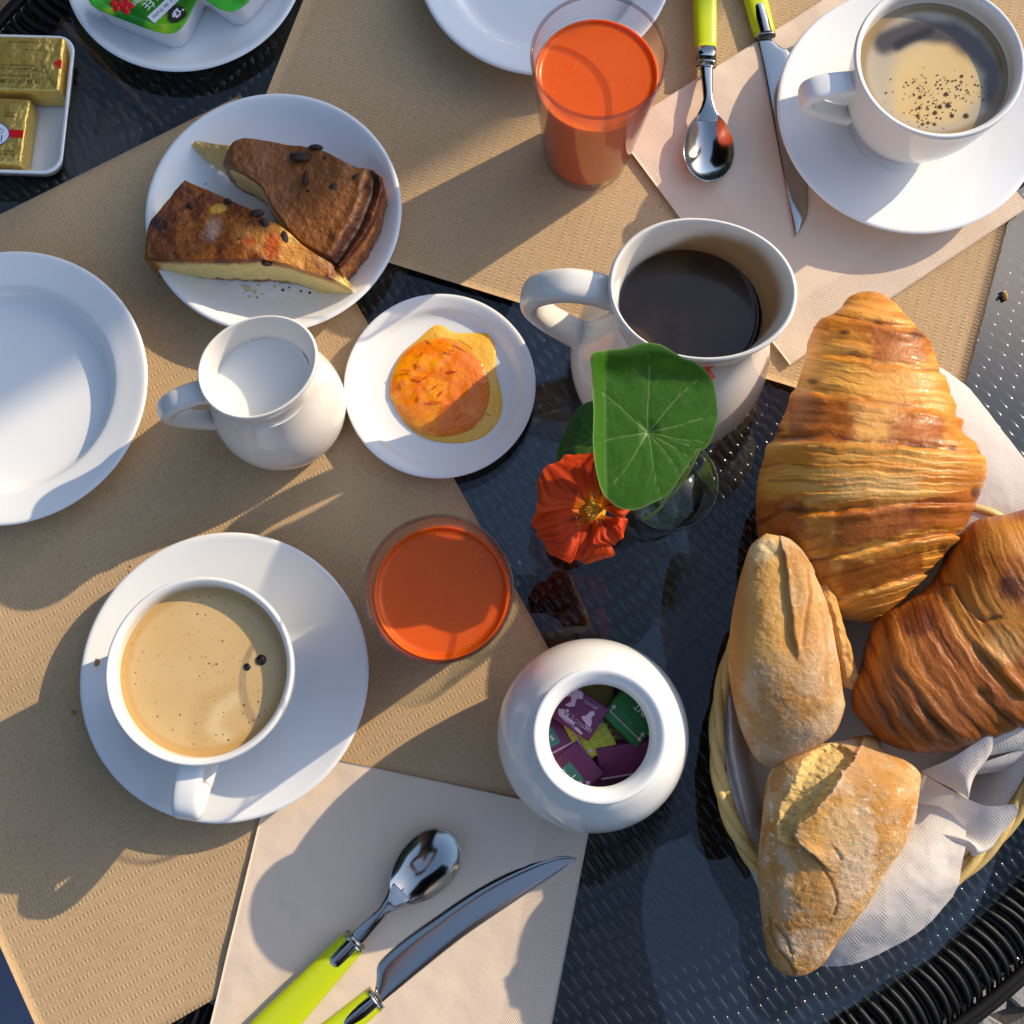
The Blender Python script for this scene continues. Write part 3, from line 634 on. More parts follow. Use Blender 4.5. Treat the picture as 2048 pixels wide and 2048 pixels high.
def cL(u, v, p):
    n = fbm(p[..., 0] * .8, p[..., 1] * .8, 2); c = lerp((.62, .40, .165), (.69, .48, .22), n)
    d, _ = pdist(u, v, [(455, 1385), (415, 1400), (395, 1440), (400, 1490)]); c = lerp(c, (.56, .34, .13), sst(32, 4, d) * .55)
    d, _ = pdist(u, v, [(470, 1395), (440, 1420), (425, 1455), (450, 1475)]); c = lerp(c, (.76, .58, .32), sst(22, 3, d) * .6)
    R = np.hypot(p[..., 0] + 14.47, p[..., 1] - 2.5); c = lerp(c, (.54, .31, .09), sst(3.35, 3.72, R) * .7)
    sp = vn(p[..., 0] * 9, p[..., 1] * 9, 5); return lerp(c, (.34, .19, .07), sst(.90, .98, sp) * .6)
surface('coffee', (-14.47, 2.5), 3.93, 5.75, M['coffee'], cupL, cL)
sp = [(395, 1228, .045), (411, 1230, .035), (445, 1282, .045), (419, 1327, .045), (433, 1328, .05), (480, 1322, .035), (517, 1403, .045), (488, 1410, .05), (486, 1427, .04), (498, 1445, .035), (508, 1440, .045), (517, 1434, .04), (529, 1422, .035), (457, 1480, .05), (446, 1469, .035), (432, 1470, .035), (360, 1430, .04), (315, 1433, .04), (391, 1447, .035), (388, 1488, .035), (345, 1460, .03), (271, 1345, .035), (271, 1368, .035), (277, 1322, .03), (285, 1304, .03), (379, 1315, .03), (378, 1268, .03), (399, 1352, .03), (412, 1314, .03), (397, 1194, .04), (418, 1194, .035), (404, 1204, .03), (368, 1200, .03), (420, 1238, .025), (447, 1425, .03), (431, 1401, .025)]
sp += [(450 + random.gauss(0, 60), 1390 + random.gauss(0, 60), random.uniform(.012, .022)) for _ in range(110)]
sp = [q for q in sp if np.hypot(*(P(q[0], q[1], 5.75)[:2] - np.array([-14.47, 2.5]))) < 3.6]
bubbles(cupL, sp, 5.75, M['bubble'])
for u_, v_, r_ in ((522, 1320, .27), (494, 1334, .19)): o = bubbles(cupL, [(u_, v_, r_)], 5.73, M['bigbubble'], 'bubble'); del o['kind']
tag(mesh('coffee_drip', np.array([P(192 + 8 * math.cos(a), 1325 + 8 * math.sin(a), 1.72) for a in np.linspace(0, 6.28, 14, endpoint=False)]), [tuple(range(14))][::-1], M['drop'], cupL, smooth=False))
cupR = cup('white cup of black coffee half covered by foam at the top right', (21.85, 33.4), .66, (-1, -.16), 5.3)
def cR(u, v, p):
    n = fbm(p[..., 0] * .9, p[..., 1] * .9, 4); c = lerp((.64, .42, .15), (.70, .52, .24), n)
    grey = (.42, .37, .29); q = np.hypot((u - 1872) / 118., (v - 165) / 112.)
    c = lerp(c, grey, sst(.62, .95, q + .25 * (n - .5)) * .85)
    d, s = pdist(u, v, [(1770, 85), (1835, 60), (1905, 66), (1950, 95), (1985, 140), (1990, 200)]); dark = sst(34, 10, d + 14 * (n - .5)); c = lerp(c, (.035, .028, .028), dark * .92)
    d, s = pdist(u, v, [(1795, 92), (1815, 80), (1860, 62)]); c = lerp(c, (.02, .012, .008), sst(16, 3, d) * .9)
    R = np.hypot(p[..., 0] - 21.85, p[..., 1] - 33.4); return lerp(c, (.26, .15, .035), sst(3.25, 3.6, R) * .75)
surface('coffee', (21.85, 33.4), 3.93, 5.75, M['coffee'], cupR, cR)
sp = []
for cx_, cy_, n_, s_ in ((1870, 190, 95, 42), (1910, 165, 30, 30), (1930, 195, 20, 26), (1850, 230, 45, 34)):
    for _ in range(n_): sp.append((cx_ + random.gauss(0, s_), cy_ + random.gauss(0, s_ * .55), random.choice([.02, .025, .03, .035, .045, .055])))
sp += [(1898, 210, .15), (1893, 188, .12), (1881, 213, .12), (1871, 225, .12), (1933, 231, .14), (1924, 152, .09), (1841, 194, .10), (1840, 215, .1), (1836, 231, .1), (1905, 231, .11), (1846, 248, .09), (1870, 248, .09), (1857, 245, .09)]
sp = [q for q in sp if np.hypot(*(P(q[0], q[1], 5.75)[:2] - np.array([21.85, 33.4]))) < 3.3]
keep = []
for q in sorted(sp, key=lambda q: -q[2]):
    if all((q[0] - k[0]) ** 2 + (q[1] - k[1]) ** 2 > ((q[2] + k[2]) * 38) ** 2 for k in keep): keep.append(q)
bubbles(cupR, keep, 5.77, M['bubble'])

# ------------------------------------------------------------------ jugs
def jug(label, c, prof, liq_z, liq_r, m, dirh, dirs, spout, hpts, hw, liqmat, liqname, inner_stain=False, ell=0.0):
    t = thing('jug', label, 'jug', (*c, .05), 'white jugs')
    H = max(p[1] for p in prof); d = np.array(dirs, float); d /= np.linalg.norm(d); ths = math.atan2(d[1], d[0])
    def mod(T, R, Z):
        k = sst(H * .55, H, Z); a = np.cos(T - ths)
        return R * (1 + spout * k * np.exp(-((1 - a) / .34)) + ell * k * (a * a - .5)), Z + .35 * k * np.exp(-((1 - a) / .3)) * spout * 3
    def colf(v):
        c0 = np.zeros(v.shape) + (.78, .745, .70)
        if inner_stain:
            x, y, zz = v[..., 0] - c[0], v[..., 1] - c[1], v[..., 2]; n = v.shape[0]
            inner = (np.arange(n) > np.argmax(v[:, 0, 2]))[:, None] * np.ones(v.shape[1]); a = np.cos(np.arctan2(y, x) - .55)
            lvl = liq_z + .35 + 2.2 * sst(-.2, .9, a) + .5 * (fbm(np.arctan2(y, x) * 3, zz, 1) - .5)
            c0 = lerp(c0, (.27, .155, .055), inner * sst(lvl + .55, lvl - .7, zz) * .95)
        return c0
    lathe('body', prof, (*c, .05), M['jugchina'], t, seg=160, mod=mod, sub=6, col=colf)
    dh = np.array(dirh, float); dh /= np.linalg.norm(dh)
    sweep('handle', [(c[0] + dh[0] * r, c[1] + dh[1] * r, z) for r, z in hpts], hw, [q * .72 for q in hw], (-dh[1], dh[0], 0), M['jugglaze'], t, n=90, k=28, power=2.6)
    surface(liqname, c, liq_r, liq_z, liqmat, t, lambda u, v, p: lerp((.022, .012, .005), (.070, .040, .018), fbm(p[..., 0] * .8, p[..., 1] * .8, 7)))
    return t
M['jugglaze'] = pbr('jug_handle_glaze', (.78, .745, .70), .10); M['black_coffee'] = pbr('black_coffee', (.02, .012, .008), .09, vcol=True)
jug('small white jug of milk with its handle to the left', (-12.2, 16.5), [(0, .2), (2.5, .2), (2.7, 0), (3.0, .2), (3.4, 1.4), (3.45, 2.5), (3.2, 3.8), (2.65, 5.3), (2.32, 6.6), (2.38, 7.6), (2.52, 8.1), (2.48, 8.28), (2.36, 8.2), (2.2, 7.5), (2.15, 6.6), (2.4, 5.3), (2.9, 3.8), (3.1, 2.5), (2, .6), (0, .5)],
    6.35, 2.42, None, (-.934, -.30), (.85, .42), .22, [(2.3, 7.0), (2.6, 7.05), (3.0, 7.3), (4.1, 7.1), (4.85, 6.3), (4.8, 5.2), (4.1, 3.8), (3.1, 2.6)], [.62, .60, .58, .56, .52, .5, .55], M['milk'], 'milk', ell=.10)
jug('large white jug of black coffee with its handle to the left', (8.2, 19.0), [(0, .25), (3.9, .25), (4.2, 0), (4.55, .2), (5.05, 1.6), (5.12, 3.0), (4.85, 4.6), (4.2, 6.6), (3.6, 8.4), (3.35, 9.8), (3.42, 11.0), (3.62, 11.8), (3.58, 12.02), (3.42, 11.95), (3.25, 11.0), (3.12, 9.8), (3.35, 8.4), (3.95, 6.6), (4.5, 4.6), (4.7, 3.0), (3, .8), (0, .6)],
    9.0, 3.36, None, (-1, .10), (.97, -.10), .13, [(3.40, 10.4), (3.85, 10.45), (4.5, 10.85), (5.9, 10.9), (7.1, 9.9), (7.3, 8.4), (6.5, 6.6), (4.9, 4.6)], [.80, .78, .78, .78, .72, .7, .75], M['black_coffee'], 'coffee', True, ell=.17)

# ------------------------------------------------------------------ tumblers of juice
def tumbler(label, c, z, H, liq):
    t = thing('juice_glass', label, 'glass', (*c, z), 'tumblers of orange juice')
    Rb, Rt = 2.32, 3.30; R = lambda h: Rb + (Rt - Rb) * (h / H) ** .9
    wall = [(0, .02), (Rb - .25, .0), (Rb, .2)] + [(R(h), h) for h in np.linspace(.6, H - .12, 14)] + [(Rt + .02, H - .05), (Rt - .03, H), (Rt - .1, H - .05)] + [(R(h) - .05, h) for h in np.linspace(H - .2, .9, 12)] + [(Rb - .35, .55), (0, .5)]
    lathe('tumbler', wall, (*c, z), M['glass'], t, seg=140, sub=2)
    for h in (H - .75, H - 1.15, H - 1.5):
        a = np.linspace(0, 2 * np.pi, 120, endpoint=False); b = np.linspace(0, 2 * np.pi, 8, endpoint=False); A_, B_ = np.meshgrid(a, b, indexing='ij'); q = R(h) + .005 + .022 * np.cos(B_)
        mesh('etched_ring', np.stack([c[0] + q * np.cos(A_), c[1] + q * np.sin(A_), z + h + .022 * np.sin(B_)], -1), quads(120, 8, True, True), M['glass'], t)
    a = np.linspace(0, 2 * np.pi, 140, endpoint=False); b = np.linspace(0, 2 * np.pi, 12, endpoint=False); A_, B_ = np.meshgrid(a, b, indexing='ij'); q = Rt - .05 + .085 * np.cos(B_)
    mesh('rim', np.stack([c[0] + q * np.cos(A_), c[1] + q * np.sin(A_), z + H - .03 + .085 * np.sin(B_)], -1), quads(140, 12, True, True), M['rimglass'], t)
    pr = [(0, .56), (Rb - .30, .60)] + [(R(h) - .07, h) for h in np.linspace(.95, liq, 14)] + [(R(liq) - .10, liq + .06), (R(liq) - .20, liq + .04), (R(liq) - .5, liq), (0, liq)]
    lathe('juice', pr, (*c, z), M['juice'], t, seg=140, sub=2)
    sp_ = []
    while len(sp_) < 46:
        a_, r_ = random.uniform(0, 6.283), R(liq) * .93 * math.sqrt(random.random())
        q_ = (c[0] + r_ * math.cos(a_), c[1] + r_ * math.sin(a_)); sp_.append((*[float(w_) for w_ in pix(np.array([*q_, z + liq]))], random.choice([.012, .016, .02, .03])))
    bubbles(t, sp_, z + liq, M['pulp'], 'pulp')
    return t
M['pulp'] = pbr('juice_pulp', (.86, .34, .08), .3)
M['rimglass'] = thin_glass('tumbler_rim', (.80, .74, .72), (.25, .19, .18), 1.5)
tumbler('tall tumbler of orange carrot juice on the upper placemat', (4.2, 31.8), .06, 9.6, 7.9)
tumbler('tumbler of orange carrot juice between the frothy coffee and the sugar bowl', (-3.23, 5.95), .06, 9.6, 7.9)

# ------------------------------------------------------------------ sugar bowl with wrapped chocolates
BC = (3.85, -.44)
sb = thing('sugar_bowl', 'round white china bowl without lid full of wrapped chocolates', 'bowl', (*BC, .02))
lathe('bowl', [(0, .25), (2.6, .25), (2.8, 0), (3.1, .15), (4.1, 1.7), (4.52, 3.6), (4.5, 5.0), (4.1, 6.5), (3.35, 7.7), (2.85, 8.15), (2.72, 8.4), (2.8, 8.75), (2.96, 8.98), (2.9, 9.12), (2.7, 9.1), (2.42, 8.85), (2.27, 8.55), (2.3, 8.2), (3.1, 7.4), (3.8, 6.3), (4.2, 4.9), (4.2, 3.6), (3.6, 1.8), (2, .7), (0, .6)], (*BC, .02), M['china'], sb, seg=160, sub=6)
def choc(label, px, z, deg, dims, m, tilt=(0, 0)):
    p = P(px[0], px[1], z + dims[2]); t = thing('wrapped_chocolate', label, 'chocolate', (p[0], p[1], z), 'wrapped chocolates in the bowl', rot=(tilt[0], tilt[1], math.radians(deg)))
    rbox('wrapper', dims, .07, M[m], t); return t
def arrow(t, x0, y0, x1, y1, z, m='pink', w_=.035):
    d = np.array([x1 - x0, y1 - y0]); L_ = np.linalg.norm(d); d /= L_; n_ = np.array([-d[1], d[0]]); a = np.array([x0, y0]); b = np.array([x1, y1])
    mesh('arrow_print', [(*(a + n_ * w_), z), (*(a - n_ * w_), z), (*(b - n_ * w_), z), (*(b + n_ * w_), z), (*(b + n_ * .12), z), (*(b - n_ * .12), z), (*(b + d * .16), z)], [(0, 1, 2, 3), (4, 5, 6)], M[m], t, local=True, smooth=False)
bm_ = .55
w1 = choc('purple wrapped chocolate printed Hanoï Vietnam on top of the pile', (1161, 1425), 6.55, -33.7, (2.05, 1.75, bm_), 'purple', (.04, -.05))
text('lettering', 'Hanoï', .31, (.14, .60, bm_ + .010), 0, M['pink'], w1, sx=1.14); text('lettering', 'Viêtnam', .41, (.125, -.385, bm_ + .013), 0, M['pink'], w1, sx=1.13)
text('lettering', 'Hanoï', .30, (.12, .62, bm_ + .012), 0, M['ink'], w1, sx=1.1); text('lettering', 'Viêtnam', .40, (.10, -.36, bm_ + .016), 0, M['ink'], w1, sx=1.1)
mesh('map_print', [(q[0], q[1], bm_ + .008) for q in [(-1, .2), (-.8, .5), (-.72, .82), (-.35, .83), (-.2, .6), (-.45, .45), (-.35, .1), (-.55, -.05), (-.75, -.1), (-.6, .2), (-.72, .4)]], [tuple(range(11))], M['pink'], w1, local=True, smooth=False)
mesh('map_print', [(q[0], q[1], bm_ + .008) for q in [(-.9, -.4), (-.5, -.15), (-.3, -.45), (.05, -.52), (.2, -.75), (.6, -.8), (.62, -.7), (.3, -.62), (.1, -.7), (-.3, -.7), (-.75, -.62)]], [tuple(range(11))], M['pink'], w1, local=True, smooth=False)
mesh('map_print', [(q[0], q[1], bm_ + .008) for q in [(.15, -.1), (.32, .05), (.36, .3), (.52, .42), (.62, .3), (.56, .1), (.72, -.1), (.78, -.4), (.6, -.5), (.5, -.25), (.3, -.2)]], [tuple(range(11))], M['pink'], w1, local=True, smooth=False)
w2 = choc('lime yellow chequered chocolate under the Hanoï one', (1180, 1470), 5.95, 28.7, (1.75, 1.9, bm_), 'lime2', (0, .03))
for k in range(1, 5): arrow(w2, -.85, -.95 + k * .33, .84, -.95 + k * .33, bm_ + .004, 'olive', .012); arrow(w2, -.87 + k * .34, -.93, -.87 + k * .34, .5, bm_ + .005, 'olive', .012)
rbox('logo_patch', (.8, .7, .01), 0, M['teal'], w2, (.45, .55, bm_)); arrow(w2, -.62, .55, -.62, -.62, bm_ + .012, 'pink'); arrow(w2, -.62, -.62, -.35, -.62, bm_ + .013, 'pink')
w3 = choc('dark green chocolate printed SAINT at the right of the pile', (1262, 1431), 6.15, -44, (2.2, 1.9, .7), 'dgreen', (-.1, .08))
text('lettering', 'SAINT', .42, (.35, .42, .712), math.pi, M['white'], w3); text('lettering', 'MARC', .3, (.3, .0, .712), math.pi, M['teal'], w3); text('lettering', 'sucre', .24, (-.05, -.3, .712), math.pi, M['teal'], w3)
arrow(w3, -.9, -.6, .9, -.6, .712, 'pink', .02); arrow(w3, -.9, -.6, -.9, -.38, .714, 'pink', .02); arrow(w3, .9, -.6, .9, -.38, .714, 'pink', .02)
w4 = choc('brown orange chocolate wedged behind the green one', (1236, 1466), 5.45, -30, (1.8, 1.7, bm_), 'brown', (.1, .05)); text('lettering', 'Noël', .34, (-.2, .4, bm_ + .012), .3, M['ink'], w4)
w5 = choc('purple chocolate with white arrow at the left of the pile', (1112, 1476), 5.9, 28, (1.8, 1.9, bm_), 'purple', (-.05, .06)); rbox('logo_patch', (.7, .8, .01), 0, M['teal'], w5, (-.3, .1, bm_)); arrow(w5, -.6, -.55, .55, -.55, bm_ + .01); arrow(w5, .6, -.55, .6, -.25, bm_ + .012); text('lettering', 's', .5, (-.2, .1, bm_ + .014), 0, M['white'], w5)
w6 = choc('purple chocolate with green logo patch at the near left of the pile', (1153, 1538), 6.05, -50, (1.95, 1.75, bm_), 'purple', (.08, .0)); rbox('logo_patch', (1.1, .75, .01), 0, M['teal'], w6, (.1, -.35, bm_)); text('lettering', 'S T', .5, (.35, -.3, bm_ + .014), math.pi / 2 * 0 + math.pi, M['white'], w6); text('lettering', 'OIS', .4, (-.1, -.52, bm_ + .016), math.pi, M['white'], w6)
arrow(w6, .8, -.75, .8, .0, bm_ + .012)
w7 = choc('wide purple chocolate leaning at the lower right of the pile', (1250, 1508), 5.6, 9, (2.6, 1.5, .8), 'purple', (.35, 0)); rbox('pale_edge', (2.5, .07, .03), 0, M['pink'], w7, (0, -.72, .78))
w8 = choc('dull lime chocolate in the gap below the bright lime one', (1187, 1525), 4.9, 10, (1.3, 1.5, bm_), 'olive'); text('lettering', 'A', .35, (-.2, .3, bm_ + .01), .3, M['ink'], w8)
choc('plum chocolate at the near rim of the bowl', (1222, 1560), 4.9, 40, (1.9, 1.7, bm_), 'plum', (.2, .1))
choc('olive chocolate behind the Hanoï one', (1197, 1396), 4.9, 0, (1.4, 1.4, bm_), 'olive'); choc('plum chocolate at the far rim of the bowl', (1216, 1378), 4.6, 5, (2.4, 1.5, bm_), 'plum', (.1, 0))
choc('plum chocolate deep under the pile', (1170, 1490), 3.6, 15, (3.2, 3.0, .8), 'plum')

# ------------------------------------------------------------------ cutlery
def spoon(label, tip, neck, collar, tail, zrim=1.05, hw=(.62, .95), square=False):
    a = P(*tip, .8)[:2]; d = P(*tail, .6)[:2]; ax = (d - a) / np.linalg.norm(d - a); t = thing('teaspoon', label, 'spoon', (a[0], a[1], .15), 'lime handled teaspoons', math.atan2(ax[1], ax[0]))
    Lb = 4.15; Lc = float(np.dot(P(*collar, .8)[:2] - a, ax)); Le = float(np.dot(d - a, ax))
    n, k = 40, 64; rho = np.linspace(.001, 1, n)[:, None]; th = np.linspace(0, 2 * np.pi, k, endpoint=False)
    eg = 1 - .10 * np.cos(th)
    X = Lb / 2 + rho * (-np.cos(th)) * Lb / 2; Y = rho * np.sin(th) * 1.40 * (1 - .12 * (X / Lb - .5) * 2); Z = zrim - .62 * (1 - rho ** 2.2) - .10 * (1 - X / Lb)
    Xo = Lb / 2 + rho * (-np.cos(th)) * (Lb / 2 + .04); lo = np.stack([Xo, Y * 1.03, Z - .09], -1); up_ = np.stack([X, Y, Z], -1)
    v = np.concatenate([up_.reshape(-1, 3), lo.reshape(-1, 3)]); N = n * k; f = quads(n, k, cv=True)
    rim = np.array([[(n - 1) * k + j, (n - 1) * k + (j + 1) % k, (n - 1) * k + (j + 1) % k + N, (n - 1) * k + j + N] for j in range(k)])
    mesh('bowl', v, np.concatenate([f[:, ::-1], f + N, rim]), M['steel'], t, local=True)
    sweep('stem', [(Lb - .5, 0, zrim - .16), (Lb - .1, 0, zrim - .08), (Lb + .5, 0, zrim + .02), (Lb + 1.2, 0, zrim + .0), (Lc, 0, zrim - .25)], [.55, .62, .40, .27, .30, .38], [.05, .08, .12, .13, .15, .16], (0, 1, 0), M['steel'], t, n=40, k=20, local=True, power=2.6)
    sweep('collar', [(Lc - .02, 0, zrim - .27), (Lc + .16, 0, zrim - .28)], hw[0] - .02, .40, (0, 1, 0), M['steel'], t, n=6, k=28, local=True, power=2.6, sub=False)
    if square: sweep('ferrule', [(Lc + .12, 0, zrim - .3), (Lc + 1.05, 0, zrim - .32)], hw[0] - .03, .40, (0, 1, 0), M['steel'], t, n=6, k=28, local=True, power=3, sub=False); h0 = Lc + 1.0
    else:
        sweep('ferrule', [(Lc + .1, 0, zrim - .2), (Lc + .7, 0, zrim - .2), (Lc + 1.4, 0, zrim - .22), (Lc + 1.75, 0, zrim - .3)], [.40, .42, .40, .14], [.36, .36, .34, .16], (0, 1, 0), M['steel'], t, n=30, k=24, local=True, power=2.3); h0 = Lc + .12
    sweep('handle', [(h0, 0, zrim - .32), ((h0 + Le) / 2, 0, zrim - .36), (Le, 0, zrim - .45)], hw, [.38, .42, .45], (0, 1, 0), M['lime'], t, n=40, k=36, local=True, power=2.5)
    return t
spoon('teaspoon with lime green handle lying on the lower napkin', (908, 1671), (795, 1797), (713, 1880), (380, 2230), hw=(.66, .95, 1.05))
spoon('teaspoon with lime green handle lying on the upper napkin', (1417, 367), (1409, 233), (1408, 134), (1402, -260), hw=(.60, .78, .92), square=True)
def knife(label, edge, spine, collar0, collar1, tail, z=.28, hw=(.62, .9)):
    E = smoothed(edge, 90); Sp = smoothed(spine, 90); c0 = P(*collar0, z)[:2]; c1 = P(*collar1, z)[:2]; cm = (c0 + c1) / 2; d = P(*tail, z)[:2]
    ax = (cm - d) / np.linalg.norm(cm - d); t = thing('table_knife', label, 'knife', (cm[0], cm[1], .15), 'lime handled table knives', math.atan2(ax[1], ax[0]))
    Ew = np.stack([P(q[0], q[1], z) for q in E]); Sw = np.stack([P(q[0], q[1], z) for q in Sp])
    arc = np.linspace(0, 1, 90); ser = .035 * np.abs(((arc * 46) % 1) - .5) * ((arc > .12) & (arc < .8)); dirn = Sw - Ew; dirn /= np.linalg.norm(dirn, axis=1)[:, None] + 1e-6; Ew = Ew + dirn * ser[:, None]
    q = np.array([0, .04, .10, .13, .3, .55, .8, .93, .97, 1.0]); th = np.array([.004, .03, .055, .07, .085, .09, .085, .075, .06, .0])
    up_ = Ew[:, None] * (1 - q)[None, :, None] + Sw[:, None] * q[None, :, None]; lo = up_.copy(); up_[..., 2] += th; lo[..., 2] -= th
    v = np.concatenate([up_, lo[:, ::-1][:, 1:-1]], 1); K = v.shape[1]
    mesh('blade', v, quads(90, K, cv=True), M['steel'], t)
    Le = float(np.linalg.norm(cm - d)); hz = z - .15
    sweep('collar', [(.12, 0, hz + .02), (-.08, 0, hz + .03)], hw[0] - .01, .36, (0, 1, 0), M['steel'], t, n=6, k=28, local=True, power=2.6, sub=False)
    sweep('ferrule', [(-.02, 0, hz + .14), (-.8, 0, hz + .15), (-1.8, 0, hz + .12), (-2.25, 0, hz + .04)], [.40, .42, .38, .12], [.34, .34, .32, .16], (0, 1, 0), M['steel'], t, n=30, k=24, local=True, power=2.3)
    sweep('handle', [(-.03, 0, hz + .02), (-Le / 2, 0, hz + .08), (-Le, 0, hz + .1)], hw, [.36, .42, .46], (0, 1, 0), M['lime'], t, n=40, k=36, local=True, power=2.5)
    return t
knife('serrated table knife with lime handle lying on the lower napkin', [(750, 1980), (754, 1958), (757, 1927), (797, 1887), (864, 1838), (953, 1778), (1042, 1733), (1117, 1709), (1155, 1715)], [(766, 2004), (780, 1992), (800, 1976), (850, 1935), (930, 1872), (1019, 1811), (1090, 1763), (1135, 1733), (1155, 1716)], (739, 1979), (764, 2014), (470, 2230))
knife('table knife with lime handle tucked under the upper right saucer', [(1544, 80), (1562, 94), (1581, 106), (1590, 150), (1600, 230), (1612, 320), (1616, 390), (1612, 435), (1592, 472)], [(1513, 79), (1522, 120), (1536, 189), (1549, 260), (1563, 335), (1572, 385), (1580, 425), (1586, 452), (1591, 473)], (1511, 74), (1549, 72), (1430, -300), z=.42)

# ------------------------------------------------------------------ marmalade on its plate
jm = thing('marmalade', 'round dollop of orange marmalade with peel strips in pale yellow jelly', 'marmalade', (*XY(880, 770, .5), .45))
def dollop(name, out, z0, hgt, colf, n=70, k=160, rough=.06, prof=2.6):
    o = smoothed(np.concatenate([out, out[:1]]), k + 1)[:k]; O = P(o[:, 0], o[:, 1], z0); c = O.mean(0); r = np.linspace(0.004, 1, n)[:, None, None]
    v = c + (O - c)[None] * r; rr = r[..., 0] * np.ones((n, k)); v[..., 2] = z0 + hgt * (1 - rr ** prof) ** .6 * (1 + 0 * rr)
    v[..., 2] += rough * 2 * (fbm(v[..., 0] * 2.2, v[..., 1] * 2.2, 3, 4) - .5) * sst(1, .85, rr)
    u, w_ = pix(v); return mesh(name, v, quads(n, k, cv=True), M['jam'], jm, col=colf(u, w_, v, rr))
gel = [(779, 790), (781, 760), (800, 712), (838, 677), (870, 650), (892, 655), (905, 664), (940, 666), (975, 662), (990, 668), (993, 705), (991, 740), (1000, 775), (1005, 812), (996, 845), (970, 872), (930, 885), (880, 884), (840, 872), (806, 842)]
dollop('jelly_pool', gel, .47, .26, lambda u, v, p, r: lerp(lerp((.92, .56, .10), (.90, .46, .03), fbm(p[..., 0] * 1.2, p[..., 1] * 1.2, 4)), (.88, .33, .02), sst(880, 800, u) * .9), rough=.04)
orb = [(779, 790), (782, 754), (801, 714), (835, 686), (872, 674), (905, 678), (940, 695), (966, 728), (980, 765), (981, 805), (968, 838), (940, 862), (905, 872), (868, 873), (830, 858), (798, 826)]
def jc(u, v, p, r):
    n = fbm(p[..., 0] * 1.4, p[..., 1] * 1.4, 9); c = lerp((.93, .34, .004), (.84, .21, .004), sst(.3, .7, n + .25 * sst(850, 960, u))); c = lerp(c, (.84, .22, .04), sst(.58, .75, fbm(p[..., 0] * 2.6, p[..., 1] * 2.6, 2)) * .5); return c
dollop('marmalade_mound', orb, .56, .34, jc, rough=.06, prof=3.5)
for k, (u, v, L, a) in enumerate([(811, 740, .62, 3), (836, 728, .4, 80), (852, 752, .6, -35), (810, 765, .4, 70), (835, 757, .5, 30), (870, 772, .45, -38), (883, 785, .35, -62), (838, 795, .3, 82), (868, 803, .7, 5), (895, 810, .5, -40), (872, 672, .4, 70), (930, 688, .9, 33), (905, 741, .5, 4), (930, 850, .7, -18), (862, 858, .3, -10), (975, 828, .4, 20), (915, 835, .6, -45), (960, 765, .5, 28), (845, 705, .35, -20), (900, 700, .4, 15)]):
    p = P(u, v, 1.0); d = np.array([math.cos(math.radians(-a)), math.sin(math.radians(-a)), 0]) * L / 2; nn_ = np.array([-d[1], d[0], 0]) * .25 * random.uniform(-1, 1); zz = np.array([0, 0, -.02])
    sweep('peel_strip', [p - d + zz, p + nn_, p + d + zz], [.02, .05, .02], .03, (0, 0, 1), M['peel'], jm, n=10, k=8)

# ------------------------------------------------------------------ cake slices
def slab(name, label, outline, z0, zfun, colf, sidecol, n=110, k=420, rough=.10, grow=.0, seed=0, edge=.05):
    t = thing('cake_slice', label, 'cake', (*XY(*np.mean(outline, 0), 2), z0), 'cake slices on the white plate')
    o = resample(np.concatenate([outline, outline[:1]]), k + 1)[:k]; zt0 = 3.35; O = P(o[:, 0], o[:, 1], zt0)
    w_ = fbm(np.linspace(0, 40, k), seed, 1) - .5; c = O.mean(0); rad_ = O - c; rad_ /= np.linalg.norm(rad_, axis=1)[:, None]; O = O + rad_ * (w_ * edge * 2)[:, None]
    r = np.sqrt(np.linspace(0.0005, 1, n))[:, None, None]; v = c + (O - c)[None] * r; rr = r[..., 0] * np.ones((n, k)); u, w2 = pix(v)
    zt = zfun(u, w2) + rough * 2 * (fbm(v[..., 0] * 1.3, v[..., 1] * 1.3, seed, 4) - .5) + rough * .22 * (vn(v[..., 0] * 9, v[..., 1] * 9, seed) - .5) - .28 * sst(.955, 1.0, rr) ** 2
    zt = zt + .05 * (fbm(v[..., 0] * 3.2, v[..., 1] * 3.2, seed + 4, 3) - .5) * 2 * sst(1, .93, rr); v[..., 2] = zt; ct = colf(u, w2, v, rr)
    m_ = 26; q = np.linspace(0, 1, m_ + 1)[1:, None]; base = v[-1]; low = base.copy(); low[:, 2] = z0
    wv = base[None] * (1 - q)[..., None] + low[None] * q[..., None]
    bul = (fbm(np.arange(k)[None] * .12, q * 5, seed + 2) - .5) * .28 + (vn(np.arange(k)[None] * .45, q * 12, seed) - .5) * .09; wv = wv + rad_[None] * bul[..., None]; cs = sidecol(np.repeat(o[None, :, 0], m_, 0), np.repeat(o[None, :, 1], m_, 0), wv, q * np.ones((m_, k)))
    allv = np.concatenate([v, wv], 0); mesh(name, allv, quads(n + m_, k, cv=True), M['cake'], t, col=np.concatenate([ct, cs], 0)); return t
o1 = [(368, 360), (425, 382), (470, 402), (505, 418), (528, 436), (556, 448), (580, 466), (602, 487), (640, 512), (668, 528), (680, 545), (698, 562), (660, 556), (600, 538), (578, 530), (521, 522), (465, 524), (409, 521), (360, 519), (311, 518), (286, 516), (290, 480), (300, 440), (322, 416), (346, 386)]
def z1(u, v): return 3.45 - 1.25 * sst(655, 702, u) + .12 * np.sin((u + v) * .02)
def spot(c, u, v, x, y, rx, ry, ang, col, k=1.0, soft=.35, nz=0.0):
    a = math.radians(ang); du, dv = u - x, v - y; q = np.hypot((du * math.cos(a) + dv * math.sin(a)) / rx, (-du * math.sin(a) + dv * math.cos(a)) / ry) + nz
    return lerp(c, col, sst(1 + soft, 1 - soft, q) * k)
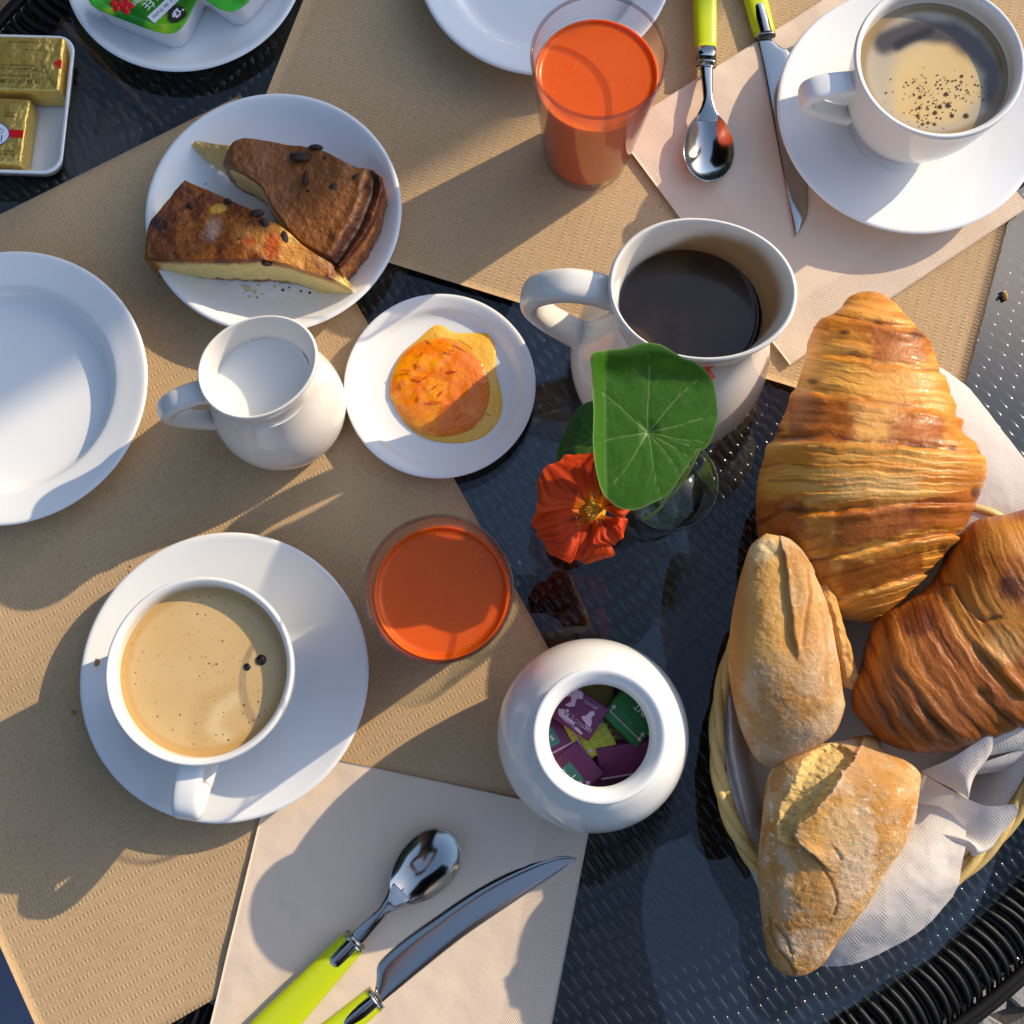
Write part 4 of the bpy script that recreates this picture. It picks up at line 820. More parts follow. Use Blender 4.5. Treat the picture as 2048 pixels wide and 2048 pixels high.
def c1f(u, v, p, r):
    n = fbm(p[..., 0] * 1.5, p[..., 1] * 1.5, 1); n2 = fbm(p[..., 0] * 5, p[..., 1] * 5, 8)
    c = lerp((.15, .034, .006), (.34, .10, .013), sst(.3, .7, n)); c = lerp(c, (.09, .020, .005), sst(.52, .72, n2) * .6); c = lerp(c, (.10, .03, .008), sst(350, 310, u) * .6)
    w_ = .35 * (n2 - .5)
    c = spot(c, u, v, 585, 500, 70, 36, 30, (.66, .28, .05), .85, .5, w_); c = spot(c, u, v, 520, 485, 48, 22, 20, (.55, .22, .045), .8, .5, w_)  # broad orange spots stand for the sunlit right part, painted into the crust
    c = spot(c, u, v, 436, 417, 17, 9, -15, (.66, .36, .045), .9, .3, w_); c = spot(c, u, v, 585, 470, 22, 18, 40, (.78, .47, .10), .9, .4, w_)
    c = spot(c, u, v, 546, 493, 15, 26, 8, (.62, .10, .018), .85, .4, w_); c = spot(c, u, v, 500, 485, 14, 10, 0, (.60, .11, .02), .8, .4, w_)
    c = spot(c, u, v, 425, 460, 14, 24, 20, (.50, .33, .24), .65, .6, w_); c = spot(c, u, v, 318, 450, 18, 13, 20, (.03, .012, .007), .95, .4, w_)
    c = spot(c, u, v, 640, 525, 26, 14, 25, (.42, .17, .07), .7, .5, w_)
    c = spot(c, u, v, 694, 560, 24, 22, 40, (.82, .62, .20), 1, .4, w_); return lerp(c, (.85, .62, .22), sst(.55, .8, n) * sst(560, 640, u) * .5)
def s1f(u, v, p, q):
    n = fbm(p[..., 0] * 3, p[..., 1] * 3, p[..., 2] * 3); hole = vn(p[..., 0] * 7, p[..., 1] * 7, p[..., 2] * 7)
    crumb_ = lerp((.86, .70, .28), (.78, .58, .19), n); crumb_ = lerp(crumb_, (.30, .15, .05), sst(.9, .97, hole) * .8)
    crust = lerp((.36, .14, .03), (.24, .08, .02), n); cut = sst(296, 318, u)
    c = lerp(crust, crumb_, cut); c = lerp(c, (.42, .19, .045), sst(.20, .05, q + .2 * (n - .5)) * cut * .9); c = lerp(c, (.28, .12, .035), sst(.84, .97, q + .25 * (n - .5)) * sst(620, 560, u)); return c
ck1 = slab('sponge', 'front cake slice with dark raisins and its pale cut side towards the milk jug', o1, .62, z1, c1f, s1f, seed=3)
o2 = [(437, 316), (445, 298), (462, 284), (484, 274), (512, 274), (539, 277), (580, 283), (616, 289), (650, 301), (675, 315), (699, 327), (728, 336), (748, 338), (764, 348), (767, 376), (756, 416), (741, 454), (722, 482), (704, 506), (690, 524), (680, 535), (655, 514), (628, 500), (601, 483), (575, 455), (548, 420), (521, 372), (505, 358), (487, 347), (470, 340), (448, 326)]
def z2(u, v):
    d, s = pdist(u, v, [(746, 352), (738, 400), (715, 455), (685, 505), (670, 525)]); z = 3.3 + .15 * np.sin(u * .03) - .28 * np.exp(-(d / 9) ** 2) + .16 * np.exp(-((d - 20) / 10) ** 2) * (s < 0)
    return z - .5 * sst(470, 440, u)
def c2f(u, v, p, r):
    n = fbm(p[..., 0] * 1.3, p[..., 1] * 1.3, 5); n2 = fbm(p[..., 0] * 5, p[..., 1] * 5, 6); w_ = .4 * (n2 - .5)
    c = lerp((.085, .018, .005), (.20, .046, .008), sst(.3, .7, n)); c = lerp(c, (.045, .012, .005), sst(.5, .70, n2) * .65)
    for q in ((620, 400, 70, 50, 35, (.085, .026, .014), .8), (575, 385, 26, 22, 10, (.05, .016, .014), .75), (480, 330, 30, 12, -15, (.022, .010, .010), .95), (520, 348, 22, 14, 35, (.03, .013, .010), .85), (700, 440, 30, 22, 60, (.10, .032, .012), .6)): c = spot(c, u, v, *q, .5, w_)
    c = spot(c, u, v, 545, 376, 11, 9, 0, (.75, .24, .02), .95, .4, w_); c = spot(c, u, v, 698, 344, 13, 14, 0, (.55, .10, .02), .8, .5, w_); c = spot(c, u, v, 716, 345, 22, 10, 30, (.50, .26, .06), .7, .5, w_)
    c = spot(c, u, v, 660, 430, 26, 70, 60, (.38, .15, .05), .45, .6, w_)
    c = c * .68; d, s = pdist(u, v, [(746, 352), (738, 400), (715, 455), (685, 505), (670, 525)]); c = lerp(c, (.045, .016, .008), sst(15, 4, d + 6 * (n2 - .5)) * .9); c = lerp(c, (.28, .10, .025), (sst(12, 20, d) * (s < 0)) * .8); return c
def s2f(u, v, p, q):
    n = fbm(p[..., 0] * 3, p[..., 1] * 3, p[..., 2] * 3); cut = sst(690, 660, u) * sst(300, 320, v) * sst(640, 690, u + 500 * (v > 330))
    c = lerp((.24, .08, .02), (.34, .13, .03), n); c = lerp(c, lerp((.72, .50, .18), (.80, .60, .25), n), cut); return lerp(c, (.24, .09, .025), sst(.82, .96, q + .2 * (n - .5)))
ck2 = slab('sponge', 'back cake slice baked darker with a raised brown crust rim on its right', o2, .62, z2, c2f, s2f, seed=11)
patch('broken_tip', [[(362, 282, 1.0), (400, 282, 1.5), (430, 288, 2.1), (470, 292, 2.6)], [(362, 284, 1.1), (396, 294, 1.6), (436, 304, 2.2), (476, 314, 2.7)], [(364, 286, .9), (400, 308, 1.2), (440, 330, 1.5), (490, 352, 2.0)], [(366, 288, .7), (404, 318, .7), (445, 345, .7), (500, 380, .7)]], 60, 80, M['cake'], ck2, rough=.20, nsc=4.0,
      col=lambda b: lerp(lerp((.66, .35, .08), (.78, .50, .14), fbm(b[..., 0] * 2, b[..., 1] * 2, 1)), (.82, .62, .26), np.linspace(0, 1, b.shape[0])[:, None] * np.ones(b.shape[1]) * .8))
patch('broken_tip', [[(655, 545, 2.3), (680, 546, 2.1), (700, 566, 1.5), (712, 580, .8)], [(650, 560, 2.0), (675, 566, 1.8), (696, 580, 1.2), (708, 590, .7)], [(640, 575, 1.3), (665, 582, 1.2), (684, 588, .9), (700, 592, .66)], [(630, 586, .66), (655, 590, .66), (675, 592, .66), (696, 594, .64)]], 50, 50, M['cake'], ck1, rough=.16, nsc=4.5, col=lambda b: lerp((.84, .66, .24), (.74, .52, .16), fbm(b[..., 0] * 3, b[..., 1] * 3, 2)))
def raisin(t, u, v, z, rx, ry, ang):
    bm = bmesh.new(); bmesh.ops.create_icosphere(bm, subdivisions=3, radius=1); q = np.array([tuple(w_.co) for w_ in bm.verts]); bm.verts.index_update(); f = [tuple(w_.index for w_ in fc.verts) for fc in bm.faces]; bm.free()
    q = q * (1 + .35 * (fbm(q[:, 0] * 2 + u, q[:, 1] * 2, q[:, 2] * 2) - .5))[:, None]; a = math.radians(-ang); q = q * [rx, ry, .16]; q = np.stack([q[:, 0] * math.cos(a) - q[:, 1] * math.sin(a), q[:, 0] * math.sin(a) + q[:, 1] * math.cos(a), q[:, 2]], -1)
    mesh('raisin', q + P(u, v, z), f, M['raisin'], t)
for q in ((514, 427, 3.45, .40, .22, -8), (530, 446, 3.45, .30, .24, 40), (570, 475, 3.45, .24, .46, -15), (533, 527, 3.3, .30, .14, 5), (380, 412, 3.4, .22, .16, 30), (456, 402, 3.4, .2, .14, 0)): raisin(ck1, *q)
for q in ((600, 314, 3.35, .58, .28, 5), (669, 376, 3.35, .32, .28, 20), (611, 357, 3.4, .12, .40, 0), (632, 295, 3.35, .4, .17, 5), (715, 354, 3.35, .34, .20, -20), (650, 318, 3.25, .18, .2, 0)): raisin(ck2, *q)
def crumbs(label, spots, z, m, name='crumbs'):
    V = []; F_ = []; off = 0
    for u, v, r in spots:
        bm = bmesh.new(); bmesh.ops.create_icosphere(bm, subdivisions=1, radius=r); q = np.array([tuple(w_.co) for w_ in bm.verts]) * (1 + .8 * (np.random.rand(len(bm.verts), 1) - .5)); bm.verts.index_update(); f = np.array([[w_.index for w_ in fc.verts] for fc in bm.faces]); bm.free()
        V.append(q + P(u, v, z + r * .5)); F_.append(f + off); off += len(q)
    return tag(mesh(name, np.concatenate(V), np.concatenate(F_), m), label, 'crumbs', kind='stuff')
crumbs('scattered dark crumbs on the cake plate', [(412, 337, .05), (395, 362, .05), (411, 368, .05), (565, 580, .09), (514, 595, .07), (540, 580, .03), (578, 575, .05), (423, 573, .04), (531, 600, .03), (704, 518, .05), (737, 472, .05), (640, 590, .04), (610, 600, .04), (620, 585, .1), (602, 582, .07), (480, 560, .03)] + [(random.uniform(420, 640), random.uniform(565, 625), random.uniform(.015, .03)) for _ in range(24)], .62, M['dcrumb'])
crumbs('pale cake crumbs in front of the cut slice', [(494, 577, .17), (509, 583, .12), (483, 571, .09), (517, 569, .08), (549, 573, .07), (499, 593, .09), (486, 586, .05), (524, 588, .05), (690, 536, .07), (560, 568, .05)], .62, M['cakecrumb'])
tag(crumbs('x', [(2009, 590, .16), (2012, 596, .15), (2008, 584, .1)], .02, M['crumb'], 'crumb'), 'single golden crumb on the bare glass right of the placemat', 'crumb')
del bpy.data.objects['crumb']['kind']
crumbs('coffee splashes and specks on the left placemat', [(262, 1132, .1), (258, 1142, .09), (147, 1427, .11), (148, 1424, .08), (80, 1540, .05), (325, 1320 - 900, .02)], .03, M['drop'], 'coffee_splashes')

# ------------------------------------------------------------------ glass vase with nasturtiums
VC = (7.36, 11.05)
vt = thing('vase', 'small clear glass vase of water holding the nasturtiums', 'vase', (*VC, .0))
lathe('vase_glass', [(0, .02), (1.30, .02), (1.46, .10), (1.38, .28), (1.50, .46), (1.41, .66), (1.53, .86), (1.44, 1.08), (1.55, 1.3), (1.48, 1.55), (1.57, 1.8), (1.60, 2.6), (1.72, 4.2), (1.95, 6.0), (2.2, 7.6), (2.26, 7.95), (2.2, 8.06), (2.12, 7.98), (2.05, 7.6), (1.82, 6.0), (1.59, 4.2), (1.44, 2.6), (1.34, 1.9), (1.0, 1.55), (0, 1.45)], (*VC, 0), M['vase'], vt, seg=120, sub=5)
lathe('water', [(0, 1.46), (.98, 1.56), (1.33, 1.92), (1.43, 2.6), (1.58, 4.2), (1.81, 6.0), (1.80, 6.02), (0, 6.0)], (*VC, 0), M['water'], vt, seg=90, sub=1)
def leaf(label, ctr, outline, zc, zfun, cols, veins=True, n=70, k=260, stem=None):
    t = thing('nasturtium_leaf', label, 'leaf', (*XY(*ctr, zc), zc), 'nasturtium leaves in the vase')
    o = smoothed(np.concatenate([outline, outline[:1]]), k + 1)[:k]
    c = np.array(ctr, float); r = np.linspace(.002, 1, n)[:, None]
    U = c[0] + (o[:, 0] - c[0])[None] * r; Vv = c[1] + (o[:, 1] - c[1])[None] * r; Z = zfun(U, Vv, r * np.ones((n, k)))
    ang = np.arctan2(o[:, 1] - c[1], o[:, 0] - c[0])[None] * np.ones((n, 1)); R = np.hypot(U - c[0], Vv - c[1]); rr = r * np.ones((n, k))
    p = P(U, Vv, 0); p = np.stack([P(U, Vv, Z)[..., 0], P(U, Vv, Z)[..., 1], Z], -1)
    nz = fbm(p[..., 0] * 1.2, p[..., 1] * 1.2, 3); C = lerp(cols[0], cols[1], nz); ridge = np.zeros_like(Z)
    for a in veins or []:
        d = np.abs(np.angle(np.exp(1j * (ang - math.radians(a) - .03 * np.sin(rr * 6 + a)))))
        w_ = (1.9 - 1.2 * rr) * (rr < .95); C = lerp(C, cols[2], sst(w_, w_ * .35, d * R) * .6 * sst(.97, .75, rr)); ridge -= .012 * np.exp(-(d * R / 7) ** 2)
        for s_, b_ in ((.55, .5), (.72, -.45)):
            x0, y0 = c[0] + math.cos(math.radians(a)) * s_ * 120, c[1] + math.sin(math.radians(a)) * s_ * 120; a2 = math.radians(a) + b_
            dd, _ = pdist(U, Vv, [(x0, y0), (x0 + 50 * math.cos(a2), y0 + 50 * math.sin(a2))]); C = lerp(C, cols[2], sst(1.3, .4, dd) * .16)
    C = lerp(C, cols[2], sst(7, 2, R)); C = lerp(C, cols[2], sst(.975, 1.0, rr) * .6); p[..., 2] += ridge + .10 * (fbm(p[..., 0] * .9, p[..., 1] * .9, 7) - .5)
    mesh('blade', p, quads(n, k, cv=True), M['leaf'], t, col=C)
    if stem: sweep('stem', stem, .085, .085, None, M['stem'], t, n=40, k=10, power=2)
    return t
big = [(1180, 718), (1186, 706), (1197, 702), (1222, 699), (1248, 697), (1266, 692), (1283, 686), (1304, 686), (1324, 690), (1347, 703), (1366, 715), (1387, 722), (1405, 735), (1420, 752), (1430, 776), (1434, 805), (1436, 830), (1433, 850), (1423, 880), (1412, 896), (1404, 899), (1396, 898), (1388, 912), (1374, 934), (1356, 962), (1339, 987), (1322, 998), (1303, 1007), (1280, 1018), (1258, 1020), (1232, 1012), (1205, 985), (1192, 940), (1186, 890), (1186, 860), (1187, 822), (1185, 790), (1184, 754)]
def zb(U, V, r): return 13.4 + (864 - V) * .004 + .6 * sst(.55, 1, r) * sst(780, 700, V) + .9 * sst(.6, 1, r) * sst(1215, 1185, U) - .12 * sst(.2, 0, r)
leaf('large bright green nasturtium leaf with pale veins over the jug rim', (1296, 864), big, 13.4, zb, ((.042, .14, .010), (.062, .19, .014), (.30, .45, .14)), [-90, -48, -12, 12, 52, 80, 122, 168, -140, 32],
     stem=[P(1296, 866, 12.9), (6.4, 12.6, 11.6), (7.6, 12.4, 9.2), (8.0, 11.9, 6.5), (7.5, 10.8, 3.6), (6.8, 10.4, 2.1)])
small = [(1195, 800), (1172, 806), (1152, 822), (1135, 850), (1122, 880), (1112, 912), (1125, 940), (1160, 950), (1200, 940), (1230, 900), (1235, 850), (1220, 815)]
leaf('dark green nasturtium leaf half hidden behind the red flower', (1190, 880), small, 9.2, lambda U, V, r: 9.0 - .004 * (V - 880) - .5 * sst(.4, 1, r) * sst(1180, 1120, U), ((.03, .10, .012), (.045, .13, .016), (.14, .24, .07)), [200, 160, 240, 120], stem=[P(1190, 880, 8.9), (6.2, 12.4, 8.6), (6.8, 11.9, 7.6), (7.2, 11.3, 5.5), (7.6, 10.9, 3.0)])
fl = thing('nasturtium_flower', 'open orange red nasturtium flower hanging out at the left of the vase', 'flower', (*XY(1185, 1020, 10), 9.6))
def petal(base, tip, wid, z0, z1, bulge=.3, rag=.08, seed=0, thr=True, n=50, k=50):
    b, t_ = np.array(base, float), np.array(tip, float); ax = t_ - b; L = np.linalg.norm(ax); ax /= L; pr = np.array([-ax[1], ax[0]])
    s = np.linspace(0, 1, n)[:, None]; q = np.linspace(-1, 1, k)[None]
    prof = wid * (.14 + .86 * sst(.0, .75, s)) * np.sqrt(1 - .55 * sst(.62, 1, s)) * (1 + 0 * q); ed = 1 + rag * (fbm(q * 3.0 + seed, seed, 1, 3) - .5) * 2 - .20 * q ** 2 + .025 * np.cos(q * 9 + seed)
    U = b[0] + ax[0] * L * s * (1 + (ed - 1) * s) + pr[0] * prof * q; V = b[1] + ax[1] * L * s * (1 + (ed - 1) * s) + pr[1] * prof * q
    Z = z0 + (z1 - z0) * s + bulge * np.sin(np.pi * s) - .45 * q ** 2 * s * bulge + .35 * s * (fbm(q * 2.2 + seed * 3, s * 1.6, seed, 3) - .5) * 2.2 + .025 * np.cos(q * 20 + seed) * s
    p = P(U, V, Z); nz = fbm(q * 1.5 + seed, s * 2, seed); C = lerp((.64, .036, .004), (.84, .105, .008), nz + 0 * s); vein = vn(q * 16 + .4 * np.sin(s * 5), s * 1.2 + seed, seed) ; C = lerp(C, (.36, .018, .004), sst(.55, .85, vein) * .55)
    C = lerp(C, (.72, .24, .012), sst(.34, .06, s + 0 * q) * (1 if thr else 0)); C = lerp(C, (.12, .012, .004), sst(.16, .02, np.abs(q) - .04) * sst(.62, .2, s) * sst(.08, .2, s) * .8)
    mesh('petal', np.stack([p[..., 0], p[..., 1], Z], -1), quads(n, k), M['petal'], fl, col=C)
thr = (1188, 1020)
petal((1182, 1014), (1100, 928), 88, 9.5, 10.3, .5, seed=1); petal((1180, 1026), (1072, 1066), 84, 9.5, 9.8, .45, seed=2)
petal((1196, 1010), (1222, 896), 56, 9.62, 10.9, .4, seed=3); petal((1190, 1032), (1152, 1122), 70, 9.55, 9.4, .4, seed=4, thr=False); petal((1198, 1030), (1236, 1086), 44, 9.65, 10.0, .5, seed=5); petal((1202, 1014), (1258, 1000), 40, 9.72, 10.6, .6, seed=6)
sweep('throat', [P(1204, 1022, 9.2), P(1192, 1022, 9.55), P(1176, 1020, 9.75)], [.30, .42, .62], [.2, .3, .3], (0, 1, 0), M['stamen'], fl, n=16, k=20, power=2)
for k in range(7):
    a = -.7 + .23 * k; b = P(1206, 1020, 9.75); e_ = P(1168 + 4 * abs(k - 3), 1020 + 26 * math.sin(a), 10.25 + .1 * math.cos(k * 2)); sweep('stamen', [b, (b + e_) / 2 + [0, 0, .14], e_], [.05, .035, .05], [.05, .035, .06], None, M['stamen'], fl, n=10, k=8, power=2)
sweep('stem', [P(1200, 1022, 9.3), P(1235, 1004, 9.1), P(1285, 970, 8.9), (7.9, 11.9, 8.3), (8.2, 11.7, 5.5), (7.4, 11.4, 2.2)], .08, .08, None, M['stem'], fl, n=50, k=10, power=2)
f2 = thing('nasturtium_flower', 'partly hidden red nasturtium with a pointed spur behind the large leaf', 'flower', (*XY(1415, 735, 10.6), 9.8))
sweep('spur', [P(1400, 738, 10.4), P(1416, 730, 10.5), P(1436, 725, 10.6), P(1450, 724, 10.8)], [.26, .20, .12, .02], [.22, .18, .1, .02], None, M['petal2'], f2, n=20, k=14, power=2)
patch('petal', [[(1385, 728, 10.2), (1396, 722, 10.4), (1405, 722, 10.4)], [(1395, 750, 10.3), (1410, 748, 10.5), (1425, 745, 10.4)], [(1405, 765, 10.1), (1420, 762, 10.3), (1431, 756, 10.2)]], 20, 20, M['petal2'], f2, rough=.1)
sweep('stem', [P(1398, 742, 10.2), (8.9, 13.6, 9.6), (8.6, 12.4, 8.3), (8.2, 11.5, 5.5), (7.6, 11.0, 2.2)], .08, .08, None, M['stem'], f2, n=30, k=10, power=2)

# ------------------------------------------------------------------ bread basket
BK = np.array([17.9, 1.35]); ba = np.array([.4653, .8852]); bb = np.array([-.8852, .4653]); RA, RB = 10.3, 7.6
bk = thing('bread_basket', 'oval pale wicker basket holding croissants and crusty rolls', 'basket', (*BK, .0))
def ov(th, s, z, ra=RA, rb=RB):
    th = np.asarray(th); r = np.stack([BK[0] + s * (ra * np.cos(th) * ba[0] + rb * np.sin(th) * bb[0]), BK[1] + s * (ra * np.cos(th) * ba[1] + rb * np.sin(th) * bb[1]), np.zeros_like(th) + z], -1); return r
HB = 5.0
def prof(z): return .70 + .29 * (z / HB) ** .75
NS = 64
lathe('base', [(0, .05), (5.6, .05), (5.7, .2), (5.6, .35), (0, .35)], (0, 0, 0), M['wicker2'], bk, sub=1, seg=90)
bo = bk.children[-1]; co = np.zeros(len(bo.data.vertices) * 3); bo.data.vertices.foreach_get('co', co); co = co.reshape(-1, 3); ang = np.arctan2(co[:, 1] + BK[1] * .01, co[:, 0] + BK[0] * .01); rr_ = np.hypot(co[:, 1] + BK[1] * .01, co[:, 0] + BK[0] * .01) / .057
w3_ = np.stack([ov(a, .72 * r_, 0) for a, r_ in zip(ang, rr_)]) * .01; co[:, 0] = w3_[:, 0] - BK[0] * .01; co[:, 1] = w3_[:, 1] - BK[1] * .01; bo.data.vertices.foreach_set('co', co.ravel())
for k in range(NS):
    th = 2 * math.pi * k / NS; sweep('stake', [ov(th, prof(z), z) for z in (.2, 1.2, 2.4, 3.6, HB)], .13, .13, None, M['wicker2'], bk, n=12, k=7, power=2, caps=False)
rows = np.arange(.45, HB - .1, .34)
for j, z in enumerate(rows):
    th = np.linspace(0, 2 * np.pi, NS * 6, endpoint=False); s = prof(z) + .016 * np.cos(th * NS / 2 + np.pi * j); p = ov(th, 1.0, z); p = np.stack([BK[0] + (p[:, 0] - BK[0]) * s, BK[1] + (p[:, 1] - BK[1]) * s, np.full(len(th), z)], -1)
    d = p - np.array([*BK, z]); d /= np.linalg.norm(d, axis=1)[:, None]; a = np.linspace(0, 2 * np.pi, 7, endpoint=False)
    v = p[:, None] + .17 * (d[:, None] * np.cos(a)[None, :, None] + np.array([0, 0, 1.]) * np.sin(a)[None, :, None]); mesh('weaver', v, quads(len(th), 7, True, True), M['wicker2'] if j < len(rows) - 3 else M['wicker'], bk)
for k in range(3):       # plaited rim of three canes
    th = np.linspace(0, 2 * np.pi, 400, endpoint=False); ph = th * 9 + k * 2 * np.pi / 3; s = 1.0 + .020 * np.cos(ph); z = HB + .05 + .20 * np.sin(ph); p = ov(th, 1.0, 0); p = np.stack([BK[0] + (p[:, 0] - BK[0]) * s, BK[1] + (p[:, 1] - BK[1]) * s, z], -1)
    d = p - np.array([*BK, 0]); d[:, 2] = 0; d /= np.linalg.norm(d, axis=1)[:, None]; a = np.linspace(0, 2 * np.pi, 9, endpoint=False); v = p[:, None] + .24 * (d[:, None] * np.cos(a)[None, :, None] + np.array([0, 0, 1.]) * np.sin(a)[None, :, None]); mesh('rim_cane', v, quads(400, 9, True, True), M['wicker'], bk)

# paper napkin lining the basket
ln = thing('paper_napkin', 'white embossed paper napkin lining the bread basket with its corners hanging out', 'napkin', (*BK, .5))
th = np.linspace(0, 2 * np.pi, 200, endpoint=False); n = 60; q = np.linspace(.01, 1, n)[:, None]
p = np.stack([ov(th, s_ * .95, 0) for s_ in q[:, 0]]); p[..., 2] = .75 + 4.0 * sst(.62, 1.0, q * np.ones((1, 200))) + .18 * (fbm(p[..., 0] * .5, p[..., 1] * .5, 3) - .5) * 2 * q
mesh('lining', p, quads(n, 200, cv=True), M['tissue'], ln)
patch('hanging_corner', [[(1480, 1640, 4.6), (1455, 1500, 4.9), (1452, 1400, 5.0)], [(1520, 1720, 4.5), (1475, 1530, 5.1), (1463, 1380, 5.1)], [(1560, 1700, 3.4), (1510, 1560, 3.4), (1490, 1400, 3.2)]], 30, 30, M['tissue'], ln, rough=.06)
patch('hanging_corner', [[(1480, 1640, 4.0), (1600, 1640, 3.0), (1750, 1600, 3.2), (1880, 1600, 4.6), (1935, 1640, 5.0)], [(1490, 1712, 5.2), (1600, 1720, 5.2), (1740, 1700, 5.3), (1850, 1690, 5.6), (1932, 1690, 5.5)], [(1530, 1800, 5.0), (1620, 1830, 5.7), (1740, 1800, 5.95), (1840, 1745, 5.95), (1926, 1716, 5.7)], [(1580, 1870, 4.2), (1640, 1890, 4.9), (1740, 1862, 5.5), (1845, 1808, 5.85), (1918, 1765, 5.9)], [(1610, 1918, 3.4), (1648, 1932, 4.0), (1725, 1922, 4.5), (1840, 1862, 5.0), (1905, 1795, 5.5)]], 60, 70, M['tissue'], ln, rough=.13, nsc=1.0)
patch('hanging_corner', [[(1830, 720, 4.8), (1866, 728, 4.6), (1905, 750, 4.3), (1940, 778, 4.1)], [(1860, 800, 5.3), (1900, 800, 5.2), (1945, 815, 4.9), (1985, 835, 4.6)], [(1880, 900, 5.5), (1930, 890, 5.5), (1985, 890, 5.3), (2040, 905, 5.0)], [(1900, 1000, 5.4), (1950, 990, 5.5), (2020, 985, 5.5), (2090, 975, 5.2)], [(1910, 1090, 4.6), (1970, 1070, 4.9), (2050, 1060, 5.0), (2140, 1040, 5.0)]], 50, 50, M['tissue'], ln, rough=.16, nsc=.45)
patch('folded_corner', [[(1842, 1542, 5.2), (1900, 1518, 6.2), (1960, 1480, 7.0), (1985, 1466, 7.2)], [(1870, 1560, 5.6), (1925, 1540, 6.4), (1972, 1510, 6.6), (1984, 1500, 6.5)], [(1900, 1575, 5.7), (1932, 1570, 6.6), (1950, 1548, 6.3), (1962, 1534, 5.8)], [(1925, 1592, 5.6), (1937, 1598, 6.2), (1940, 1580, 6.2), (1944, 1555, 5.6)]], 34, 40, M['tissue'], ln, rough=.08, nsc=1.1)
patch('folded_corner', [[(1842, 1544, 5.1), (1880, 1568, 5.6), (1925, 1592, 5.7), (1975, 1612, 5.9), (2032, 1608, 6.2)], [(1835, 1580, 4.6), (1878, 1600, 4.9), (1925, 1622, 5.3), (1980, 1642, 5.7), (2036, 1625, 5.9)], [(1828, 1630, 4.2), (1875, 1650, 4.5), (1920, 1668, 5.0), (1968, 1680, 5.4), (2016, 1655, 5.5)], [(1818, 1650, 4.9), (1870, 1664, 5.3), (1936, 1681, 5.7), (1962, 1702, 5.6), (1990, 1690, 5.4)], [(1810, 1660, 4.5), (1865, 1680, 4.9), (1932, 1700, 5.2), (1945, 1712, 5.4), (1962, 1710, 5.3)]], 50, 60, M['tissue'], ln, rough=.07)
patch('folded_corner', [[(1982, 1462, 6.6), (2010, 1450, 6.4), (2070, 1430, 6.2)], [(1975, 1500, 5.6), (2020, 1490, 5.6), (2080, 1470, 5.6)], [(1968, 1512, 5.4), (2010, 1505, 5.2), (2090, 1485, 5.2)]], 24, 30, M['tissue'], ln, rough=.05)
patch('folded_corner', [[(1968, 1524, 5.2), (2020, 1506, 5.0), (2090, 1478, 5.0)], [(1958, 1538, 4.8), (2020, 1526, 4.6), (2090, 1510, 4.6)], [(1950, 1550, 4.2), (2020, 1540, 4.0), (2090, 1528, 4.0)]], 24, 30, M['tissue'], ln, rough=.04)

# ------------------------------------------------------------------ croissants
PALE, GOLD, BRN, DRK = (.82, .45, .10), (.68, .285, .038), (.40, .125, .018), (.085, .022, .007)
def croiss_A_q(u, v):
    k = np.interp(v, [560, 640, 780, 900, 1000, 1100, 1200, 1260], [.10, .18, .16, .06, -.04, -.26, -.36, -.3]); du = u - 1735
    return v - k * du - 14 * (du / 200) ** 2 * np.interp(v, [560, 800, 1000, 1250], [-.6, .1, .6, .9]) + 20 * (fbm(u / 75, v / 60, 1) - .5) + 7 * (fbm(u / 24, v / 22, 51) - .5)
def rectspot(u, v, x0, y0, x1, y1, soft, nz):
    return sst(-soft, soft, np.minimum(np.minimum(u - x0, x1 - u), np.minimum(v - y0, y1 - v)) + nz)
SKIN = ((1650, 640, 1800, 668, .6), (1745, 655, 1855, 725, .85), (1578, 797, 1714, 884, .95), (1772, 838, 1890, 892, .95), (1500, 1000, 1612, 1080, 1.), (1672, 1004, 1955, 1070, 1.), (1690, 1110, 1850, 1168, .9), (1560, 1120, 1660, 1200, .85), (1900, 930, 1965, 1010, .5), (1800, 1064, 1925, 1102, .4), (1600, 620, 1650, 690, .3))
def skinA(u, v, nz=None):
    if nz is None: nz = 14 * (fbm(u / 14, v / 9, 8) - .5) + 16 * (fbm(u / 70, v / 70, 5) - .5)
    r = 0 * u
    for x0, y0, x1, y1, k in SKIN:
        sk_ = 0 if y0 < 1000 else -.18; r = np.maximum(r, rectspot(u, v - sk_ * (u - (x0 + x1) / 2), x0, y0, x1, y1, 8, 1.5 * nz) * k)
    return r
def zoneA(u, v):
    q = croiss_A_q(u, v) + 26 * (fbm(u / 70, v / 70, 44) - .5); z = 0 * q
    for a, b in ((600, 640), (696, 800), (890, 1000), (1082, 1122), (1160, 1260)): z = np.maximum(z, sst(a - 9, a + 9, q) * sst(b + 9, b - 9, q))
    return z
